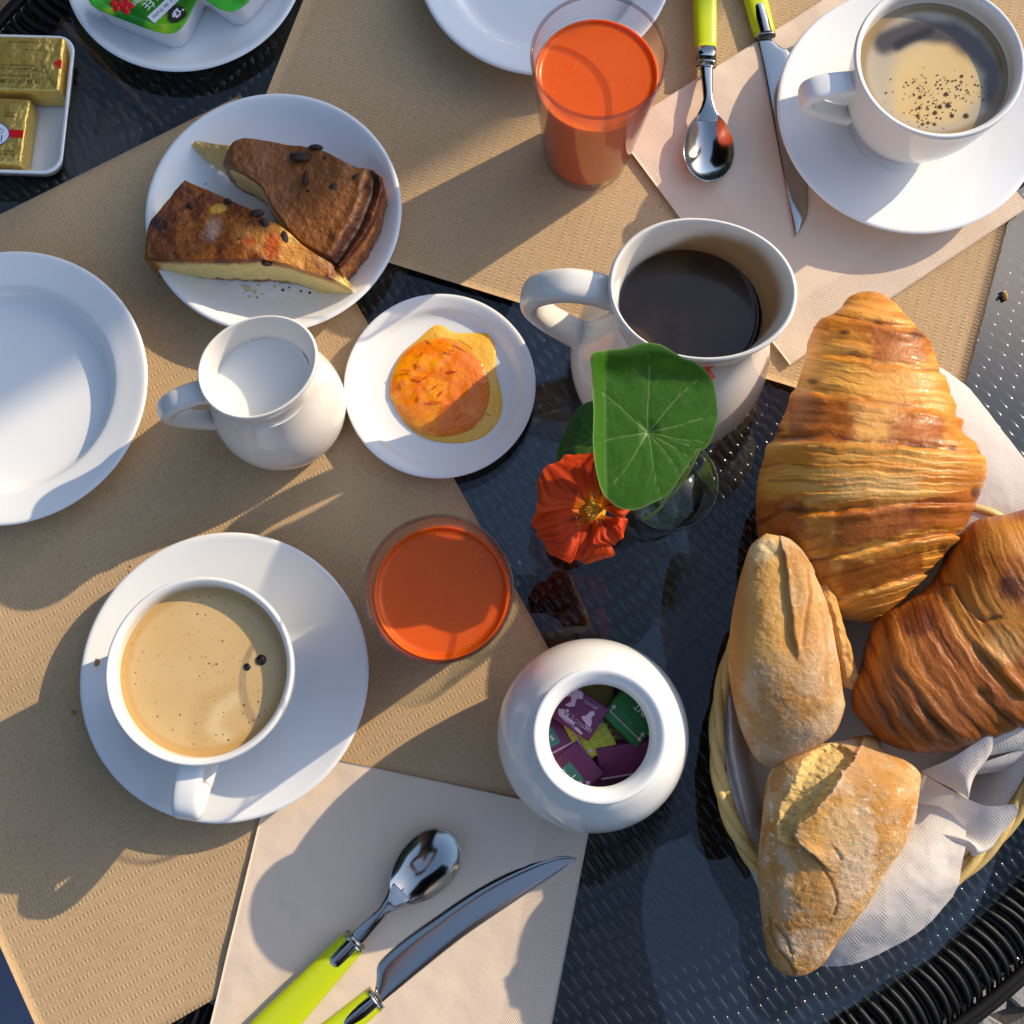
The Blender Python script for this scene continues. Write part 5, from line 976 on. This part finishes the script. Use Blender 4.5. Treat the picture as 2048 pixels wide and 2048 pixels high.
def dispA(u, v, p, s, top):
    q = croiss_A_q(u, v); d = 0
    pm = skinA(u, v); am = (.15 + 1.5 * sst(.35, .75, fbm(u / 90, v / 50, 33))) * (1 - .9 * pm) * (.25 + .75 * zoneA(u, v))
    d = d + .12 * (fbm(q / 15, u / 190, 2, 3) - .5) + am * (.060 * (fbm(q / 5.5, u / 90, 4, 3) - .5) + .04 * (fbm(q / 2.4, u / 45, 6, 2) - .5)) + .035 * pm + .03 * (fbm(u / 22, v / 20, 40) - .5)
    ql = q + 16 * (fbm(u / 130, q / 70, 9) - .5)
    for b, w_, dep in ((645, 8, .18), (722, 6, .10), (800, 9, .22), (884, 8, .22), (1008, 8, .18), (1092, 8, .18), (1180, 7, .16)):
        x = (ql - b); gm = .25 + 1.1 * sst(.3, .7, fbm(u / 85, b, 3)); d = d + gm * (-dep * np.exp(-(x / w_) ** 2) + dep * .75 * np.exp(-((x - 1.9 * w_) / (1.6 * w_)) ** 2))
    tf = ((q + 10 * fbm(u / 60, q / 40, 3)) / 17) % 1; d = d + .06 * (1 - tf) * sst(.35, .65, fbm(u / 80, q / 60, 12)) * (1 - pm)
    return d * (.22 + .78 * top)
def colA(u, v, p, s, top):
    q = croiss_A_q(u, v); n = fbm(u / 70, v / 70, 5); nf = fbm(u / 14, v / 9, 8); st = fbm(q / 3.2, u / 55, 3, 3); st2 = fbm(q / 9, u / 80, 14, 3)
    zo = zoneA(u, v); c = lerp(PALE, GOLD, sst(.3, .7, st2 + .25 * (n - .5))); c = lerp(c, (.80, .50, .16), sst(.58, .78, st) * .6); c = lerp(c, BRN, sst(.62, .80, fbm(q / 4.5, u / 75, 21, 3)) * .55); c = lerp(lerp((.74, .32, .040), (.52, .18, .020), sst(.35, .7, .5 * n + .5 * nf)), c, .15 + .85 * zo)
    nz = 12 * (nf - .5) + 10 * (n - .5)
    c = lerp(c, lerp((.31, .085, .013), (.46, .15, .022), sst(.3, .7, .6 * nf + .4 * n)), skinA(u, v))
    ql = q + 16 * (fbm(u / 130, q / 70, 9) - .5)
    for b, w_, k in ((645, 4, .8), (722, 4, .6), (884, 5, .9), (800, 4, .5), (1008, 4, .6), (1092, 4, .7), (1180, 5, .7), (1130, 3, .6), (930, 3, .5), (960, 3, .5)):
        c = lerp(c, DRK, sst(w_ * 1.5, 0, np.abs(ql - b)) * k * sst(.35, .6, fbm(u / 45, q / 30, b)))
    for x, y, rx, ry in ((1905, 896, 8, 6), (1625, 762, 12, 6), (1545, 858, 20, 10), (1690, 665, 10, 5), (1830, 672, 14, 7), (1885, 1098, 12, 9), (1950, 985, 10, 12)): c = spot(c, u, v, x, y, rx, ry, 0, DRK, .8, .5, .6 * (nf - .5))
    c = lerp(c, (.80, .55, .22), rectspot(u, v, 1706, 812, 1786, 886, 16, 2.4 * nz) * .55 * (.4 + st)); c = lerp(c, (.78, .58, .28), rectspot(u, v, 1680, 950, 1840, 990, 14, 2.2 * nz) * .5)  # pale patches: a sunlit highlight painted in together with the pale pastry layers
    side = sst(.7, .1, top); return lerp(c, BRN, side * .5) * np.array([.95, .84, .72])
LA = [(1735, 583), (1696, 595), (1679, 620), (1640, 644), (1619, 676), (1614, 711), (1598, 760), (1577, 813), (1559, 852), (1535, 904), (1521, 947), (1515, 999), (1519, 1063), (1540, 1120), (1580, 1180), (1650, 1228), (1751, 1250)]
RAo = [(1738, 583), (1760, 592), (1791, 613), (1809, 637), (1837, 672), (1858, 701), (1872, 743), (1893, 792), (1911, 841), (1918, 878), (1942, 901), (1956, 929), (1960, 961), (1946, 999), (1921, 1059), (1890, 1101), (1847, 1151), (1800, 1205), (1753, 1250)]
cA = thing('croissant', 'large golden flaky croissant pointing up, its tip over the upper placemat', 'croissant', (*XY(1740, 940, 7), 4.0), 'croissants in the basket')
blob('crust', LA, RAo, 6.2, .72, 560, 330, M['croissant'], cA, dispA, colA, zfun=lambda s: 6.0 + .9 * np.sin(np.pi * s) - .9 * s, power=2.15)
def cB_q(u, v):
    a = math.radians(-36); x, y = u - 1715, v - 1410; al = x * math.cos(a) + y * math.sin(a); ac = -x * math.sin(a) + y * math.cos(a)
    return al - .0009 * (ac - 20) ** 2 + .10 * ac + 26 * (fbm(u / 95, v / 95, 31) - .5) + 8 * (fbm(u / 26, v / 26, 52) - .5), ac
def dispB(u, v, p, s, top):
    q, ac = cB_q(u, v); d = .10 * (fbm(q / 16, ac / 160, 2, 3) - .5) + .045 * (fbm(q / 5, ac / 90, 4, 3) - .5) + .05 * (fbm(u / 30, v / 30, 40) - .5); ql = q + 22 * (fbm(ac / 100, q / 80, 9) - .5)
    for b, w_, dep in ((45, 6, .14), (80, 6, .14), (112, 7, .18), (160, 6, .12), (215, 8, .16), (262, 8, .18), (330, 7, .12)):
        x = ql - b; gm = (.2 + 1.0 * sst(.35, .7, fbm(ac / 70, b, 3))) * (.3 + .7 * sst(1240, 1330, v)); d = d + gm * (-dep * np.exp(-(x / w_) ** 2) + dep * .7 * np.exp(-((x - 2 * w_) / (1.8 * w_)) ** 2))
    r, _ = pdist(u, v, [(1910, 1175), (1935, 1215), (1965, 1240), (2000, 1235)]); d = d - .10 * np.exp(-(r / 4) ** 2)
    return d * (.4 + .6 * top)
def colB(u, v, p, s, top):
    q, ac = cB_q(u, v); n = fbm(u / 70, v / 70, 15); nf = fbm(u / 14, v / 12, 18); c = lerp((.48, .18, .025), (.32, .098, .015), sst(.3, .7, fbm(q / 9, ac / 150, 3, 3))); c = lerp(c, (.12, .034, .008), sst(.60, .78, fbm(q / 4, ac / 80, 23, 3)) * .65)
    c = spot(c, u, v, 1990, 1235, 90, 70, 10, (.58, .27, .045), .7, .5, .5 * (n - .5)); c = spot(c, u, v, 2010, 1295, 40, 30, 0, (.70, .46, .17), .5, .6, .5 * (nf - .5))
    c = spot(c, u, v, 1838, 1238, 40, 34, -30, (.15, .038, .008), .95, .35, .6 * (nf - .5)); c = spot(c, u, v, 2025, 1175, 26, 36, -35, (.09, .024, .007), .9, .5, .8 * (nf - .5)); c = spot(c, u, v, 1970, 1080, 30, 40, 20, (.20, .06, .012), .6, .6, .8 * (nf - .5))
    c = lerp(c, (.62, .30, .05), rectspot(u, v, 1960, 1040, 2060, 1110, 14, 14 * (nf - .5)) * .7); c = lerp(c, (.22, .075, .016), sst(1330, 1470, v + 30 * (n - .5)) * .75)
    ql = q + 22 * (fbm(ac / 100, q / 80, 9) - .5)
    for b, k in ((45, .7), (80, .7), (112, .85), (160, .6), (215, .6), (262, .5)): c = lerp(c, (.07, .02, .006), sst(7, 0, np.abs(ql - b)) * k * sst(.3, .6, fbm(ac / 45, q / 30, b)))
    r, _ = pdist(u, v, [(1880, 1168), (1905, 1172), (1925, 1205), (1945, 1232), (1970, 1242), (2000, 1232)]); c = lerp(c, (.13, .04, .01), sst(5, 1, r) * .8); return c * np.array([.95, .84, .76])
LB = [(1706, 1400), (1704, 1378), (1722, 1337), (1730, 1308), (1744, 1261), (1766, 1232), (1820, 1199), (1867, 1163), (1911, 1083), (1954, 1040), (2010, 1030), (2060, 1020), (2130, 1030), (2200, 1090), (2230, 1130)]
RB_ = [(1706, 1404), (1710, 1425), (1740, 1460), (1769, 1485), (1831, 1505), (1903, 1502), (1958, 1482), (2045, 1455), (2110, 1420), (2170, 1350), (2220, 1240), (2232, 1134)]
cB = thing('croissant', 'darker croissant lying in the shade at the right edge of the basket', 'croissant', (*XY(1900, 1300, 6), 3.0), 'croissants in the basket')
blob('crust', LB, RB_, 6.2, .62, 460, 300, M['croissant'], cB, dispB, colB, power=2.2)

# ------------------------------------------------------------------ crusty rolls
def rollcol(u, v, p, seed, base=((.60, .37, .165), (.47, .235, .075)), flour=.65):
    n = fbm(p[..., 0] * .8, p[..., 1] * .8, p[..., 2] * .8 + seed); nf = fbm(p[..., 0] * 7, p[..., 1] * 7, p[..., 2] * 7 + seed, 4); c = lerp(base[0], base[1], sst(.3, .7, n))
    c = lerp(c, (.74, .60, .44), sst(.46, .66, fbm(p[..., 0] * .6 + 5, p[..., 1] * .6, p[..., 2] + seed)) * flour * (.35 + .9 * nf)); c = lerp(c, (.36, .16, .05), sst(.55, .80, nf) * .45); c = lerp(c, (.50, .36, .24), sst(.5, .75, fbm(p[..., 0] * 1.7, p[..., 1] * 1.7, p[..., 2] * 1.7 + seed + 3)) * .45)
    ck_ = np.abs(fbm(p[..., 0] * 2.1 + seed, p[..., 1] * 2.1, p[..., 2] * 2.1, 4) - .5); c = lerp(c, (.34, .16, .06), sst(.010, .002, ck_) * .6)
    return lerp(c, (.82, .74, .62), sst(.80, .9, vn(p[..., 0] * 5, p[..., 1] * 5, p[..., 2] * 5 + seed)) * flour * .8)
def dRA(u, v, p, s, top):
    d = .05 * (fbm(p[..., 0] * 6, p[..., 1] * 6, p[..., 2] * 6) - .5) + .10 * (fbm(p[..., 0] * 1.5, p[..., 1] * 1.5, p[..., 2]) - .5)
    r, sd = pdist(u, v, [(1565, 1105), (1573, 1160), (1578, 1205), (1584, 1262), (1594, 1312)]); rr = r * sd + 8 * (fbm(u / 16, v / 16, 5) - .5); d = d + (-.24 * sst(4, -5, rr) * np.exp(-np.abs(rr) / 30) + .07 * np.exp(-((rr - 5) / 7) ** 2)) * sst(1335, 1280, v)
    r, sd = pdist(u, v, [(1618, 1140), (1621, 1190), (1611, 1240), (1604, 1290)]); d = d - .07 * np.exp(-(r / 5) ** 2); r, sd = pdist(u, v, [(1632, 1150), (1640, 1220), (1655, 1300), (1652, 1360), (1620, 1400)]); d = d - .06 * np.exp(-(r / 6) ** 2)
    r, sd = pdist(u, v, [(1530, 1090), (1545, 1105), (1520, 1115), (1500, 1140)]); return (d - .08 * np.exp(-(r / 8) ** 2)) * (.3 + .7 * top)
def cRA(u, v, p, s, top):
    c = rollcol(u, v, p, 3.0, flour=.5); nf = fbm(u / 12, v / 12, 6)
    r, sd = pdist(u, v, [(1565, 1105), (1573, 1160), (1578, 1205), (1584, 1262), (1594, 1312)]); right = (sd < 0) * sst(1345, 1280, v); c = lerp(c, lerp((.74, .44, .13), (.64, .30, .06), nf), right * sst(1710, 1560, u) * .7)  # orange beside the ridge stands for its sunlit side, painted into the crust
    c = lerp(c, (.42, .17, .05), sst(7, 1, r) * .6 * (sd > 0) * sst(1340, 1300, v)); c = spot(c, u, v, 1525, 1100, 30, 22, -20, (.80, .62, .33), .8, .6, .9 * (nf - .5)); c = spot(c, u, v, 1615, 1270, 40, 70, 10, (.62, .27, .05), .55, .6, .8 * (nf - .5))
    r2, _ = pdist(u, v, [(1618, 1140), (1621, 1190), (1611, 1240)]); c = lerp(c, (.46, .17, .045), sst(6, 1, r2) * .7); c = spot(c, u, v, 1475, 1280, 16, 130, 3, (.50, .21, .055), .6, .7, .6 * (nf - .5)); return c
rA = thing('bread_roll', 'smooth floury roll with a torn crust flap, upper left in the basket', 'bread roll', (*XY(1570, 1300, 5), 2.6), 'crusty rolls in the basket')
blob('crust', [(1532, 1067), (1518, 1076), (1502, 1091), (1489, 1127), (1476, 1176), (1466, 1228), (1459, 1293), (1459, 1345), (1471, 1412), (1487, 1469), (1510, 1515), (1530, 1531), (1544, 1537)], [(1534, 1067), (1562, 1073), (1585, 1083), (1608, 1109), (1628, 1145), (1645, 1190), (1658, 1235), (1668, 1290), (1676, 1340), (1684, 1396), (1685, 1417), (1668, 1464), (1640, 1488), (1585, 1518), (1546, 1537)], 5.9, .80, 400, 280, M['roll'], rA, dRA, cRA, zfun=lambda s: 8.5 - 2.5 * s, power=2.2)
patch('crust_flap', [[(1618, 1130, 7.35), (1626, 1128, 7.45), (1632, 1138, 7.35), (1640, 1150, 7.05)], [(1640, 1180, 7.55), (1654, 1176, 7.65), (1664, 1180, 7.35), (1672, 1200, 6.95)], [(1656, 1240, 7.35), (1672, 1238, 7.65), (1684, 1242, 7.35), (1690, 1258, 6.85)], [(1664, 1285, 6.95), (1682, 1290, 7.35), (1698, 1300, 7.05), (1708, 1318, 6.55)], [(1676, 1330, 6.45), (1690, 1348, 6.75), (1708, 1360, 6.55), (1722, 1370, 6.15)], [(1690, 1372, 6.25), (1702, 1378, 6.35), (1712, 1382, 6.25), (1722, 1378, 6.05)]], 70, 40, M['roll'], rA, thick=.18, rough=.22, nsc=3.2, col=lambda b: lerp(lerp((.66, .36, .10), (.54, .24, .07), fbm(b[..., 0] * 3, b[..., 1] * 3, 1)), (.72, .53, .27), np.linspace(1, 0, b.shape[1])[None] ** 2 * np.linspace(0, 1, b.shape[0])[:, None]))
slash = [(1606, 1522), (1632, 1498), (1660, 1484), (1690, 1490), (1708, 1502), (1700, 1520), (1690, 1543), (1672, 1556), (1664, 1574), (1644, 1598), (1622, 1628), (1600, 1652), (1592, 1672), (1601, 1688), (1618, 1706), (1590, 1692), (1566, 1686), (1553, 1674), (1556, 1640), (1566, 1604), (1586, 1570), (1596, 1545)]
lip = [(1722, 1478), (1708, 1502), (1698, 1528), (1674, 1556), (1662, 1574), (1640, 1604), (1616, 1634), (1594, 1656), (1592, 1676), (1604, 1692), (1622, 1708)]
def dRB(u, v, p, s, top):
    d = .06 * (fbm(p[..., 0] * 6, p[..., 1] * 6, p[..., 2] * 6) - .5) + .12 * (fbm(p[..., 0] * 1.4, p[..., 1] * 1.4, p[..., 2]) - .5); jit = 6 * (fbm(u / 9, v / 9, 3) - .5)
    jit = jit + 12 * (fbm(u / 28, v / 28, 13) - .5); ins = inside(u + jit, v + jit, slash); rl, sl = pdist(u + jit, v + jit, lip); rs, _ = pdist(u + jit, v + jit, slash + slash[:1])
    d = d - ins * (.58 * sst(0, 12, rs)) + ins * .16 * (fbm(p[..., 0] * 5, p[..., 1] * 5, 2) - .5); d = d + (~ins) * (sl > 0) * (.34 + .2 * (fbm(u / 20, v / 20, 17) - .5)) * np.exp(-(rl / 28) ** 1.3)
    for pts, dep in (([(1622, 1706), (1640, 1728), (1660, 1758), (1672, 1785), (1677, 1810), (1668, 1830)], .045), ([(1668, 1696), (1678, 1712), (1681, 1720)], .06), ([(1540, 1838), (1542, 1868), (1555, 1898), (1578, 1925), (1588, 1945)], .09), ([(1552, 1852), (1574, 1880), (1582, 1905)], .07)):
        r, sd = pdist(u + jit * .6, v + jit * .6, pts); d = d - dep * np.exp(-(r / 3.0) ** 2) + dep * .5 * np.exp(-((r - 7) / 9) ** 2) * (sd > 0)
    return d * (.25 + .75 * top)
def cRB(u, v, p, s, top):
    c = rollcol(u, v, p, 8.0, ((.64, .38, .15), (.52, .25, .065)), .75); jit = 6 * (fbm(u / 9, v / 9, 3) - .5) + 12 * (fbm(u / 28, v / 28, 13) - .5); nf = fbm(u / 8, v / 8, 3)
    ins = inside(u + jit, v + jit, slash); rl, sl = pdist(u + jit, v + jit, lip); c = lerp(c, lerp((.76, .58, .25), (.62, .43, .15), nf), ins * .95); c = lerp(c, (.30, .15, .05), ins * sst(.72, .85, vn(u / 5, v / 3, 2)) * .6)
    c = lerp(c, (.80, .62, .42), (~ins) * (sl > 0) * sst(9, 1, rl) * .6); c = spot(c, u, v, 1720, 1520, 34, 40, 20, (.50, .27, .13), .5, .6, .7 * (nf - .5)); c = spot(c, u, v, 1665, 1650, 60, 50, 0, (.74, .42, .12), .5, .6, .7 * (nf - .5)); c = spot(c, u, v, 1615, 1790, 60, 60, 0, (.60, .28, .07), .5, .7, .7 * (nf - .5))
    for pts in ([(1622, 1706), (1640, 1728), (1660, 1758), (1672, 1785), (1677, 1810), (1668, 1830)], [(1540, 1838), (1542, 1868), (1555, 1898), (1578, 1925), (1588, 1945)], [(1552, 1852), (1574, 1880), (1582, 1905)]): r, _ = pdist(u + jit * .6, v + jit * .6, pts); c = lerp(c, (.45, .17, .03), sst(5, 0, r) * .8)
    r, _ = pdist(u, v, [(1560, 1700), (1580, 1740), (1570, 1790), (1575, 1830)]); return lerp(c, (.72, .62, .46), sst(20, 2, r + 14 * (nf - .5)) * .4)
rB = thing('bread_roll', 'split crusty roll with a wide open slash hanging over the near basket rim', 'bread roll', (*XY(1680, 1650, 5), 2.6), 'crusty rolls in the basket')
blob('crust', [(1728, 1470), (1690, 1478), (1640, 1488), (1590, 1506), (1552, 1530), (1534, 1571), (1526, 1641), (1520, 1693), (1518, 1758), (1521, 1804), (1526, 1848), (1531, 1884), (1542, 1923), (1565, 1947), (1590, 1953)], [(1732, 1470), (1752, 1474), (1768, 1502), (1808, 1520), (1834, 1545), (1834, 1576), (1826, 1636), (1803, 1693), (1775, 1732), (1731, 1809), (1679, 1874), (1648, 1922), (1622, 1944), (1594, 1953)], 6.0, .62, 440, 320, M['roll'], rB, dRB, cRB, zfun=lambda s: 5.4 + .9 * np.sin(np.pi * np.minimum(s * 1.1, 1)) + .2 * s, power=2.3)

# ------------------------------------------------------------------ unseen canopy on a pole, added to darken the reflection in the table glass
pa = thing('unseen_parasol', 'unseen dark canopy on a pole, added for its reflection in the table glass', 'unseen_parasol', (-128, 160, G))
PZ = 222
for k in range(8):
    a0, a1 = math.pi / 4 * k, math.pi / 4 * (k + 1); n = 12; q = np.linspace(0, 1, n)
    v = []
    for i in q:
        for j in np.linspace(0, 1, 7):
            r = 150 * i; x = r * (math.cos(a0) * (1 - j) + math.cos(a1) * j); y = r * (math.sin(a0) * (1 - j) + math.sin(a1) * j); v.append((x, y, PZ + 34 * (1 - i) ** 1.1 - 5 * math.sin(math.pi * j) * i))
    mesh('canopy_panel', v, quads(n, 7), M['canvas'], pa, local=True)
    sweep('rib', [(0, 0, PZ + 31), (75 * math.cos(a0), 75 * math.sin(a0), PZ + 13), (150 * math.cos(a0), 150 * math.sin(a0), PZ - 1)], .8, .8, None, M['wood'], pa, n=10, k=8, local=True)
sweep('pole', [(0, 0, 1), (0, 0, 120), (0, 0, PZ + 38)], 2.2, 2.2, (1, 0, 0), M['wood'], pa, n=6, k=16, power=2, local=True)
lathe('foot', [(0, 0), (26, 0), (26, 5), (5, 8), (5, 20), (0, 20)], (-128, 160, G), M['rattan_rim'], pa, sub=1, seg=60)

# unseen post added to shade the far left; hedge added to darken the horizon
pl = thing('shade_pillar', 'unseen square stone post added to shade the far left of the table', 'shade_pillar', (186, 171, G), rz=.56)
rbox('shaft', (36, 36, 330), 1.5, M['stone'], pl, (0, 0, 14)); rbox('plinth', (46, 46, 14), 1, M['stone'], pl); rbox('capital', (46, 46, 10), 1, M['stone'], pl, (0, 0, 344))
n_, m_ = 260, 50; A_, B_ = np.meshgrid(np.linspace(0, 2 * np.pi, n_, endpoint=False), np.linspace(0, 1, m_), indexing='ij')
da = np.abs(np.angle(np.exp(1j * (A_ - SUN_AZ)))); Hh = 400 - 230 * sst(1.0, .45, da) + 120 * (fbm(np.cos(A_) * 2.5 + 9, np.sin(A_) * 2.5, 4) - .5)
R_ = 620 + 90 * (fbm(A_ * 0 + np.cos(A_) * 8, np.sin(A_) * 8, B_ * 5) - .5) + 120 * B_ ** 3; hv = np.stack([R_ * np.cos(A_), R_ * np.sin(A_), G + Hh * B_], -1)
hg = mesh('unseen_hedge', hv, quads(n_, m_, cu=True), M['hedge']); tag(hg, 'unseen green hedge added all round the table to darken horizon and reflections', 'hedge', kind='stuff')

# ------------------------------------------------------------------ the person with the phone, seen only as a reflection in the table glass and the knife
pe = thing('person', 'person in a dark jacket leaning over the table, reflected in the glass', 'person', (6, -62, G))
def skinned(name, nodes, edges, m, parent, sub=2):
    me = bpy.data.meshes.new(name); me.from_pydata([(x * .01, y * .01, z * .01) for x, y, z, r in nodes], edges, []); me.update()
    o = bpy.data.objects.new(name, me); COL.objects.link(o); o.parent = parent; me.materials.append(m)
    md = o.modifiers.new('skin', 'SKIN'); md.use_smooth_shade = True; ly = me.skin_vertices[0] if me.skin_vertices else None
    if ly is None:
        bm = bmesh.new(); bm.from_mesh(me); bm.verts.layers.skin.verify(); bm.to_mesh(me); bm.free(); ly = me.skin_vertices[0]
    for i, (x, y, z, r) in enumerate(nodes): ly.data[i].radius = (r * .01, r * .01)
    ly.data[0].use_root = True
    s_ = o.modifiers.new('smooth', 'SUBSURF'); s_.levels = s_.render_levels = sub; return o
# local frame: origin on the ground, x right, y towards the table
nd = [(0, -2, 96, 15), (0, 2, 108, 14), (0, 9, 124, 16), (0, 13, 138, 15), (0, 16, 147, 7), (-19, 14, 138, 7.5), (19, 14, 138, 7.5), (-26, 30, 122, 5.5), (26, 30, 120, 5.5), (-9, -4, 88, 10), (9, -4, 88, 10), (-10, -1, 50, 7), (10, -1, 50, 7), (-10, -6, 9, 4.5), (10, -6, 9, 4.5), (-10, 6, 4, 4), (10, 6, 4, 4)]
skinned('body', nd, [(0, 1), (1, 2), (2, 3), (3, 4), (3, 5), (3, 6), (5, 7), (6, 8), (0, 9), (0, 10), (9, 11), (10, 12), (11, 13), (12, 14), (13, 15), (14, 16)], M['jacket'], pe)
skinned('head', [(0, 17, 149, 5.5), (0, 20, 156, 8), (0, 23, 163, 9.3), (0, 22, 170, 8.2), (0, 31.5, 161, 1.6)], [(0, 1), (1, 2), (2, 3), (2, 4)], M['skin'], pe)
skinned('hair', [(0, 17, 168, 8.5), (0, 13, 161, 7.5), (0, 20, 172.5, 7.5)], [(0, 1), (0, 2)], M['hair'], pe)
for s_, el in ((-1, (-26, 30, 122)), (1, (26, 30, 120))):
    hx, hy, hz = s_ * 9 - 6, 60, 134
    nn = [(*el, 4.2), ((el[0] + hx) / 2, (el[1] + hy) / 2 - 1, (el[2] + hz) / 2, 3.9), (hx + s_ * 1.5, hy - 8, hz, 2.7), (hx, hy, hz + .5, 3.0)]; ed = [(0, 1), (1, 2), (2, 3)]
    for k in range(4):
        i = len(nn); y0 = hy - 2.2 + k * 2.0; nn += [(hx - s_ * 3, y0 + 2, hz + 1.4, 1.0), (hx - s_ * 6, y0 + 2.4, hz + 2.4, .85), (hx - s_ * 7.6 + s_ * .5 * k, y0 + 2.4, hz + 1.0, .7)]; ed += [(3, i), (i, i + 1), (i + 1, i + 2)]
    i = len(nn); nn += [(hx - s_ * 1.5, hy - 4, hz + 2.2, 1.2), (hx - s_ * 4, hy - 3.2, hz + 2.6, .9)]; ed += [(3, i), (i, i + 1)]
    skinned('forearm', nn, ed, M['skin'], pe)
ph = thing('phone', 'dark phone held flat over the table by the leaning person', 'phone', (0, -1.5, 60.8)); rbox('case', (14, 7, .8), .3, M['canvas'], ph, vert=.9)
